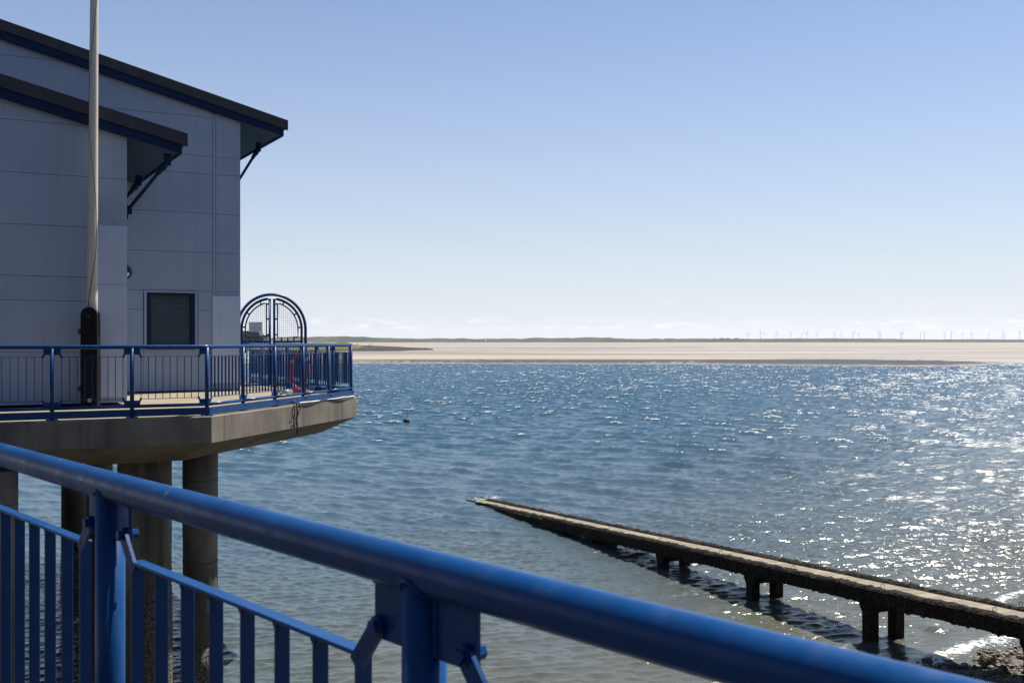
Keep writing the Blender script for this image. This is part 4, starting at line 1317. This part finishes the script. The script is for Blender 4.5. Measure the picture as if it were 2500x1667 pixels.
sb_ = link('metal_pail', MB().tube([(0, 0, 0.0), (0, 0, 0.14), (0, 0, 0.145), (0, 0, 0.02)], [0.10, 0.135, 0.125, 0.09], 20), M_steel)
sb_.location = (bp_.x, bp_.y, DECK + 0.006)
tag(sb_, 'shiny metal pail on the deck to the left of the red bucket', 'pail')
# rope bundle hanging over the edge, and cable along it
dv = (C2 - C1).normalized(); onv = Vector((dv.y, -dv.x, 0))
def edge(s, off, z): 
    p = C1 + dv * s + onv * off
    return Vector((p.x, p.y, DECK + z))
s0 = None
for i in range(200):
    s_ = i / 200 * 6.387; p_ = C1 + dv * s_
    if p_.x / p_.y * F + 1250 >= 720: s0 = s_; break
rt = thing('rope_bundle', 'dark knotted rope hanging down the concrete edge of the platform', 'rope', edge(s0, 0.03, 0))
def rr_(pts, r, nm):
    link(nm, MB().tube([Vector(p) - rt.location for p in pts], r, 8), M_rope, rt)
rr_([edge(s0, -0.06, 0.06), edge(s0, 0.02, 0.03), edge(s0 + .01, 0.035, -0.1), edge(s0 - .01, 0.035, -0.3), edge(s0 + .03, 0.03, -0.50), edge(s0 - .02, 0.03, -0.56)], 0.018, 'strand')
rr_([edge(s0 + .03, -0.06, 0.06), edge(s0 + .1, 0.03, 0.0), edge(s0 + .16, 0.035, -0.06), edge(s0 + .08, 0.035, -0.16), edge(s0 + .02, 0.035, -0.22)], 0.012, 'loop')
rr_([edge(s0 - .02, -0.02, 0.02), edge(s0 - .14, 0.03, -0.02), edge(s0 - .22, 0.035, -0.2), edge(s0 - .2, 0.035, -0.24), edge(s0 - .1, 0.035, -0.12), edge(s0 - .16, 0.03, -0.34), edge(s0 - .05, 0.03, -0.3)], 0.011, 'loop')
rr_([edge(s0 + .02, 0.03, -0.1), edge(s0 - .04, 0.035, -0.35), edge(s0 + .04, 0.035, -0.52)], 0.014, 'strand')
pts = [edge(s0 + 0.2 + 0.075 * k * 1.0, -0.01 + 0.012 * math.sin(k * 0.31), 0.018 + 0.006 * math.sin(k * 0.23 + 1) + 0.003 * math.sin(k * 0.71)) for k in range(44) if s0 + 0.2 + 0.075 * k < 6.3]
cb = link('cable', MB().tube([p - pts[0] for p in pts], 0.011, 8), M_white); cb.location = pts[0]
tag(cb, 'pale cable lying along the platform edge to the right of the rope', 'cable')
pts = [edge(s0 + 0.1 + 0.1 * k, 0.012 + 0.012 * math.sin(k * 0.37), 0.012 + 0.004 * math.sin(k * 0.6)) for k in range(44) if s0 + 0.1 + 0.1 * k < 6.3]
cb = link('cable', MB().tube([p - pts[0] for p in pts], 0.010, 8), M_black); cb.location = pts[0]
tag(cb, 'black cable lying on the platform edge beside the pale cable', 'cable')

# ------------------------------------------------------------------ slipway
slip = thing('slipway', 'narrow seaweed-fringed concrete slipway on paired legs running down into the water', 'slipway', (SLIP_B.x, SLIP_B.y, 0))
SO = Vector((SLIP_B.x, SLIP_B.y, 0))
SLP = 1.158 / (SLIP_B - SLIP_A).length           # rise per metre towards the shore
def sp(s, o, dz=0.0):
    """point on the slip: s metres shoreward of the tip, o metres to the far side"""
    p = SLIP_A + slip_d * s + slip_n * o
    return Vector((p.x - SO.x, p.y - SO.y, SLP * s + dz))
S0, S1 = -3.5, 30.0
WID = 0.97
bm_ = MB()
def sbox(m, s0, s1, o0, o1, z0, z1):
    vs = [sp(s0, o0, z0), sp(s1, o0, z0), sp(s1, o1, z0), sp(s0, o1, z0), sp(s0, o0, z1), sp(s1, o0, z1), sp(s1, o1, z1), sp(s0, o1, z1)]
    m.add(vs, [(0, 1, 2, 3)[::-1], (4, 5, 6, 7), (0, 1, 5, 4), (1, 2, 6, 5), (2, 3, 7, 6), (3, 0, 4, 7)])
sbox(bm_, S0, S1, 0.0, 0.24, -0.32, -0.03)
sbox(bm_, S0, S1, WID - 0.24, WID, -0.32, -0.03)
beam = link('beam', bm_, M_weed, slip)
s_ = S0
k = 0
while s_ < S1 - 0.2:
    p_ = MB(); sbox(p_, s_ + 0.004, s_ + 0.446, 0.19 + 0.006 * math.sin(k * 1.7), 0.70 + 0.008 * math.sin(k * 2.3), -0.06, 0.0 + 0.003 * math.sin(k * 5.1))
    link('plank', p_, M_slip, slip)
    s_ += 0.45; k += 1
def weed(o0, o1, z0, hgt, seed, nm, hang=False):
    ns, no = 700, 7
    ss = np.linspace(S0, S1, ns); oo = np.linspace(0, 1, no)
    SS, OO = np.meshgrid(ss, oo)
    nse = vnoise(SS / 0.11, OO * 3 + seed, seed, 3); nb_ = vnoise(SS / 0.6, OO * 0.5 + seed, seed + 5, 2)
    hump = np.sin(np.clip(OO, 0, 1) * PI) ** 0.5
    ZZ = z0 + hump * hgt * (0.35 + 1.1 * nse) 
    off = o0 + (o1 - o0) * OO + 0.035 * (nb_ - 0.5) * 2 + 0.03 * (nse - 0.5)
    vs = []; fs = []
    for i in range(no):
        for j in range(ns):
            vs.append(sp(ss[j], off[i, j], ZZ[i, j]))
    for i in range(no - 1):
        for j in range(ns - 1):
            fs.append((i * ns + j, i * ns + j + 1, (i + 1) * ns + j + 1, (i + 1) * ns + j))
    m = MB(); m.add(vs, fs, False)
    o = link(nm, m, M_weed, slip); o['kind'] = 'stuff'
weed(-0.03, 0.24, -0.03, 0.075, 3, 'seaweed')
weed(0.68, WID + 0.03, -0.03, 0.10, 9, 'seaweed')
# hanging fringe on the near face
ns = 900
ss = np.linspace(S0, S1, ns)
vs = []; fs = []
jit = vnoise(ss / 0.07, ss * 0, 91, 2); jl = vnoise(ss / 0.5, ss * 0, 92, 2)
for row, (o_, z_) in enumerate(((-0.02, -0.02), (-0.035, -0.12), (-0.03, -0.21), (-0.02, -0.31))):
    for j in range(ns):
        dz = (-0.06 * max(0, jit[j] - 0.5) * 2 - 0.03 * jl[j]) if row == 3 else 0
        vs.append(sp(ss[j], o_ - 0.02 * jit[j] * (row > 0), z_ + dz))
for row in range(3):
    for j in range(ns - 1):
        fs.append((row * ns + j, (row + 1) * ns + j, (row + 1) * ns + j + 1, row * ns + j + 1))
m = MB(); m.add(vs, fs, False)
o = link('seaweed_fringe', m, M_weed, slip); o['kind'] = 'stuff'
ag = MB()
for (sa, sb2, oa, ob, z_) in ((0.1, 2.0, -0.05, 0.22, 0.062), (3.2, 6.2, -0.052, -0.046, -0.06)):
    if ob - oa > 0.1:
        ag.add([sp(sa, oa, z_), sp(sb2, oa + .1, z_), sp(sb2, ob, z_), sp(sa, ob, z_)], [(0, 1, 2, 3)])
    else:
        ag.add([sp(sa, oa, -0.02), sp(sa, oa, -0.07), sp(sb2, oa, -0.07), sp(sb2, oa, -0.02)], [(0, 1, 2, 3)])
link('algae', ag, M_algae, slip)
def s_for(u, o):
    r_ = (u - 1250) / F
    a_ = SLIP_A + slip_n * o
    return (r_ * a_.y - a_.x) / (slip_d.x - r_ * slip_d.y)
for u in (1446, 1619, 1838, 2125, 2524):
    sN = s_for(u, 0.12)
    for far in (0, 1):
        o_c = 0.12 if not far else WID - 0.12
        b_ = sp(sN, o_c)
        ztop = b_.z - 0.30
        g_ = MB()
        Mx = Matrix.Translation((b_.x, b_.y, 0)) @ Matrix.Rotation(math.atan2(slip_d.y, slip_d.x), 4, 'Z')
        g_.box((-0.125, -0.12, -2.2), (0.125, 0.12, ztop - 0.26), Mx)
        zt0, zt1 = ztop - 0.26, ztop - 0.12
        w0, w1 = 0.125, (0.21 if not far else 0.13)
        vs = [(-w0, -0.12, zt0), (w0, -0.12, zt0), (w0, 0.12, zt0), (-w0, 0.12, zt0), (-w1, -0.12, zt1), (w1, -0.12, zt1), (w1, 0.12, zt1), (-w1, 0.12, zt1),
              (-w1, -0.12, ztop + 0.02), (w1, -0.12, ztop + 0.02), (w1, 0.12, ztop + 0.02), (-w1, 0.12, ztop + 0.02)]
        g_.add([Mx @ Vector(v) for v in vs], [(0, 1, 5, 4), (1, 2, 6, 5), (2, 3, 7, 6), (3, 0, 4, 7), (4, 5, 9, 8), (5, 6, 10, 9), (6, 7, 11, 10), (7, 4, 8, 11), (8, 9, 10, 11)])
        link('leg', g_, M_weed, slip)
    cb_ = MB(); sbox(cb_, sN - 0.1, sN + 0.1, 0.24, WID - 0.24, -0.55, -0.30); link('cross_beam', cb_, M_weed, slip)
def hoop():
    m = MB()
    m.tube([(0.042 * math.cos(a), 0, 0.045 + 0.045 * math.sin(a)) for a in np.linspace(-0.6, PI + 0.6, 14)], 0.007, 6)
    return m.mesh('mooring_ring')
hm = hoop()
for u in (1275, 1381, 1488, 1612, 1760, 1937, 2155, 2428):
    p_ = sp(s_for(u, 0.2), 0.2, 0.02); o = link('mooring_ring', hm, M_steel if False else M_timber, slip, Matrix.Translation(p_) @ Matrix.Rotation(0.35, 4, 'Z'))
for u in (1231, 1325, 1434, 1543, 1670, 1821, 2000, 2220, 2492):
    p_ = sp(s_for(u, 0.8), 0.8, 0.07); o = link('mooring_ring', hm, M_timber, slip, Matrix.Translation(p_) @ Matrix.Rotation(0.35, 4, 'Z'))

# ------------------------------------------------------------------ buoy
bp_ = at(992, 1032, z=0.0)
bu = thing('buoy', 'small dark mooring buoy with a thin ringed staff floating off the platform', 'buoy', (bp_.x, bp_.y, 0))
bu.rotation_euler = (0.03, 0.10, 0)
link('float', MB().tube([(0, 0, -0.2), (0, 0, -0.1), (0, 0, 0.22), (0, 0, 0.3), (0, 0, 0.32)], [0.17, 0.24, 0.27, 0.24, 0.06], 20), mat('rusty_float', (0.045, 0.022, 0.014), (0.02, 0.014, 0.012), rough=0.7, scale=8), bu)
link('staff', MB().tube([(0, 0, 0.3), (-0.03, 0, 0.88)], 0.018, 8), M_timber, bu)
link('top_ring', MB().tube([(-0.03 + 0.06 * math.cos(a), 0, 0.94 + 0.065 * math.sin(a)) for a in np.linspace(0, 2 * PI, 14)[:-1]], 0.012, 6, closed=True), M_timber, bu)

# ------------------------------------------------------------------ far buildings, beacon, posts, trees
hp = at(625, 836, y=600)
hs = thing('stone_house', 'dark stone house with slate roof and pale gable edge on the far headland', 'house', (hp.x, hp.y, 3.2), 0)
w = MB(); w.box((-14, 0, 0), (2.5, 9, 5.2)); link('wall', w, M_house, hs)
r_ = MB(); r_.prism([(-14.4, 5.2), (2.9, 5.2), (1.2, 8.6), (-12.6, 8.6)], -9.3, 0.3, XZ); ro = link('roof', r_, M_slate, hs)
ch = MB(); ch.box((-12.4, 4, 8.0), (-11.0, 5, 10.6)); link('chimney', ch, M_house, ro)
gb_ = MB(); gb_.prism([(-9, 5.2), (-3, 5.2), (-6, 7.9)], -1, 0.6, XZ); link('gable', gb_, M_house, hs)
bd = MB(); bd.tube([(-9.2, -0.7, 5.2), (-6, -0.7, 8.0), (-2.8, -0.7, 5.2)], 0.12, 6); link('barge_board', bd, M_render, hs)
an = MB(); an.box((2.6, 1, 0), (6.5, 8, 5.6)); link('annexe', an, M_render, hs)
an = MB(); an.box((2.5, 0.8, 5.6), (6.7, 8.2, 6.2)); link('roof', an, M_slate, hs)
for k, xx in enumerate((-11, -8, -4, -1, 4.4)):
    wd = MB(); wd.box((xx - 0.5, -0.08 if xx < 2 else 0.92, 1.4), (xx + 0.5, 0.0 if xx < 2 else 1.0, 2.9)); link('window', wd, M_glass, hs)

tp = at(1186, 833, y=3000)
bc = thing('beacon', 'thin white beacon tower standing among the far dunes', 'beacon', (tp.x, tp.y, 1.0))
link('tower', MB().tube([(0, 0, 0), (0, 0, 12)], [1.3, 0.9], 10), M_turb, bc)
link('lantern', MB().tube([(0, 0, 12), (0, 0, 12.4), (0, 0, 14), (0, 0, 15.2)], [1.4, 1.4, 1.0, 0.1], 10), M_white, bc)
gy_ = thing('groyne', 'row of weathered timber posts on the sand beside the grassy headland', 'groyne', (at(866, 840, y=840).x, 840, 0.9))
for k in range(8):
    px = at(852 + k * 5.2 + (k > 5) * 18, 840, y=840).x - gy_.location.x
    link('post', MB().tube([(px, 0, 0), (px, 0, 2.6 + 0.7 * math.sin(k * 2.1))], 0.22, 6), M_timber, gy_)
def bush(u, y_, h, w_, z_, lab, seed, name='distant_tree'):
    g = random.Random(seed)
    b = thing(name, lab, 'tree', (at(u, 830, y=y_).x, y_, z_), 0, 'trees on the far low land')
    link('trunk', MB().tube([(0, 0, 0), (0, 0, h * 0.4)], [0.5, 0.3], 6), M_timber, b)
    m = MB()
    for i in range(60):
        a = g.uniform(0, 6.28); rr2 = w_ * math.sqrt(g.random()) ; zz = g.uniform(0.15, 1) * h * (1 - 0.55 * (rr2 / w_) ** 2)
        c = Vector((rr2 * math.cos(a), rr2 * math.sin(a) * 0.6, zz)); s = h * g.uniform(0.10, 0.2)
        q1 = Vector((g.uniform(-1, 1), g.uniform(-1, 1), g.uniform(-1, 1))).normalized() * s
        q2 = q1.cross(Vector((g.uniform(-1, 1), g.uniform(-1, 1), g.uniform(-1, 1)))).normalized() * s
        m.add([c + q1, c + q2, c - q1, c - q2], [(0, 1, 2, 3)])
    link('crown', m, M_bush, b)
for i, (u, h, w_, lab) in enumerate((
        (1743, 7, 9, 'small dark trees on the far low land, leftmost of their row'),
        (1762, 8.5, 11, 'dark rounded trees on the far low land, second from the left'),
        (1776, 7, 8, 'low dark trees in the middle of the far row on the horizon'),
        (1798, 9, 9, 'tallest dark tree of the far row on the horizon'),
        (1812, 5, 7, 'lowest dark bush at the right end of the far tree row'))):
    bush(u, 3450, h, w_, 8.2, lab, 500 + i)

# ------------------------------------------------------------------ wind turbines beyond the low land
UT = [(1825, 814), (1856.5, 812), (1865.6, 816), (1895, 813), (1929.6, 813), (1957.8, 815.5), (1968.7, 812), (1994.5, 814), (2036.4, 813), (2052.7, 815),
      (2083, 812), (2096, 814), (2145, 812), (2149.5, 814.5), (2199.3, 813), (2202, 812), (2247.6, 814), (2256.8, 812.5), (2305.4, 813.5), (2323, 812),
      (2349, 814.5), (2371.8, 812.5), (2414.3, 814), (2447.6, 812), (2452.7, 815), (2489, 812)]
ORD = ['first', 'second', 'third', 'fourth', 'fifth', 'sixth', 'seventh', 'eighth', 'ninth', 'tenth', 'eleventh', 'twelfth', 'thirteenth', 'fourteenth', 'fifteenth', 'sixteenth', 'seventeenth',
       'eighteenth', 'nineteenth', 'twentieth', 'twenty-first', 'twenty-second', 'twenty-third', 'twenty-fourth', 'twenty-fifth', 'twenty-sixth']
HUB = 76.0
me_t = MB().tube([(0, 0, -2), (0, 0, HUB - 1)], [2.9, 1.7], 10).mesh('tower')
me_n = MB(); me_n.box((-2.2, -3.5, HUB - 2), (2.2, 7, HUB + 2.2)); me_n = me_n.mesh('nacelle')
me_h = MB().tube([(0, -6, HUB), (0, -5, HUB), (0, -3.5, HUB)], [0.5, 1.8, 2.0], 10).mesh('hub')
def blade_mesh():
    m = MB(); vs = []
    for (z_, c_, t_) in ((1.5, 1.6, 1.4), (8, 3.6, 1.0), (25, 2.2, 0.6), (42, 0.7, 0.2)):
        vs += [(-c_ * 0.35, -5 - t_ / 2, z_), (c_ * 0.65, -5, z_), (-c_ * 0.35, -5 + t_ / 2, z_)]
    fs = [(2, 1, 0), (9, 10, 11)]
    for k in range(3):
        for j in range(3):
            a_ = k * 3 + j; b_ = k * 3 + (j + 1) % 3
            fs.append((a_, b_, b_ + 3, a_ + 3))
    m.add(vs, fs); return m.mesh('blade')
me_b = blade_mesh()
proto = None
for i, (u, v) in enumerate(UT):
    y_ = HUB * F / (831 - v + 6.5 * F / 9500) if False else (HUB - EYE) * F / (831 - v)
    loc_ = ((u - 1250) / F * y_, y_, 0)
    if proto is None:
        proto = thing('wind_turbine', '', 'wind turbine', loc_, 0, 'wind turbines along the horizon')
        link('tower', me_t, M_turb, proto); link('nacelle', me_n, M_turb, proto)
        hb = link('hub', me_h, M_turb, proto)
        for k in range(3):
            link('blade', me_b, M_turb, hb, Matrix.Translation((0, 0, HUB)) @ Matrix.Rotation(2 * PI * k / 3, 4, 'Y'))
        o = proto
    else:
        o = copy_tree(proto)
        o.location = loc_
    for h_ in o.children:
        if h_.name.startswith('hub'):
            g = Matrix.Translation((0, 0, HUB)) @ Matrix.Rotation(rnd.uniform(0, 2), 4, 'Y') @ Matrix.Translation((0, 0, -HUB))
            h_.matrix_local = g
    o.rotation_euler = (0, 0, 0.45)
    o['label'] = 'tiny pale wind turbine on the horizon, %s from the left in the row' % ORD[i]

# ------------------------------------------------------------------ the thin sea air
hz_ = MB(); hz_.box((-17000, -2200, -4.0), (17000, 14500, 135.0))
hm = bpy.data.materials.new('haze_air'); hm.use_nodes = True
t = hm.node_tree; t.nodes.clear()
ho = nn(t, 'ShaderNodeOutputMaterial'); hv = nn(t, 'ShaderNodeVolumePrincipled')
hv.inputs['Color'].default_value = (0.93, 0.96, 1.0, 1)
hv.inputs['Density'].default_value = 0.000046
hv.inputs['Anisotropy'].default_value = 0.3
t.links.new(hv.outputs[0], ho.inputs['Volume'])
link('haze', hz_, hm, kind='stuff')
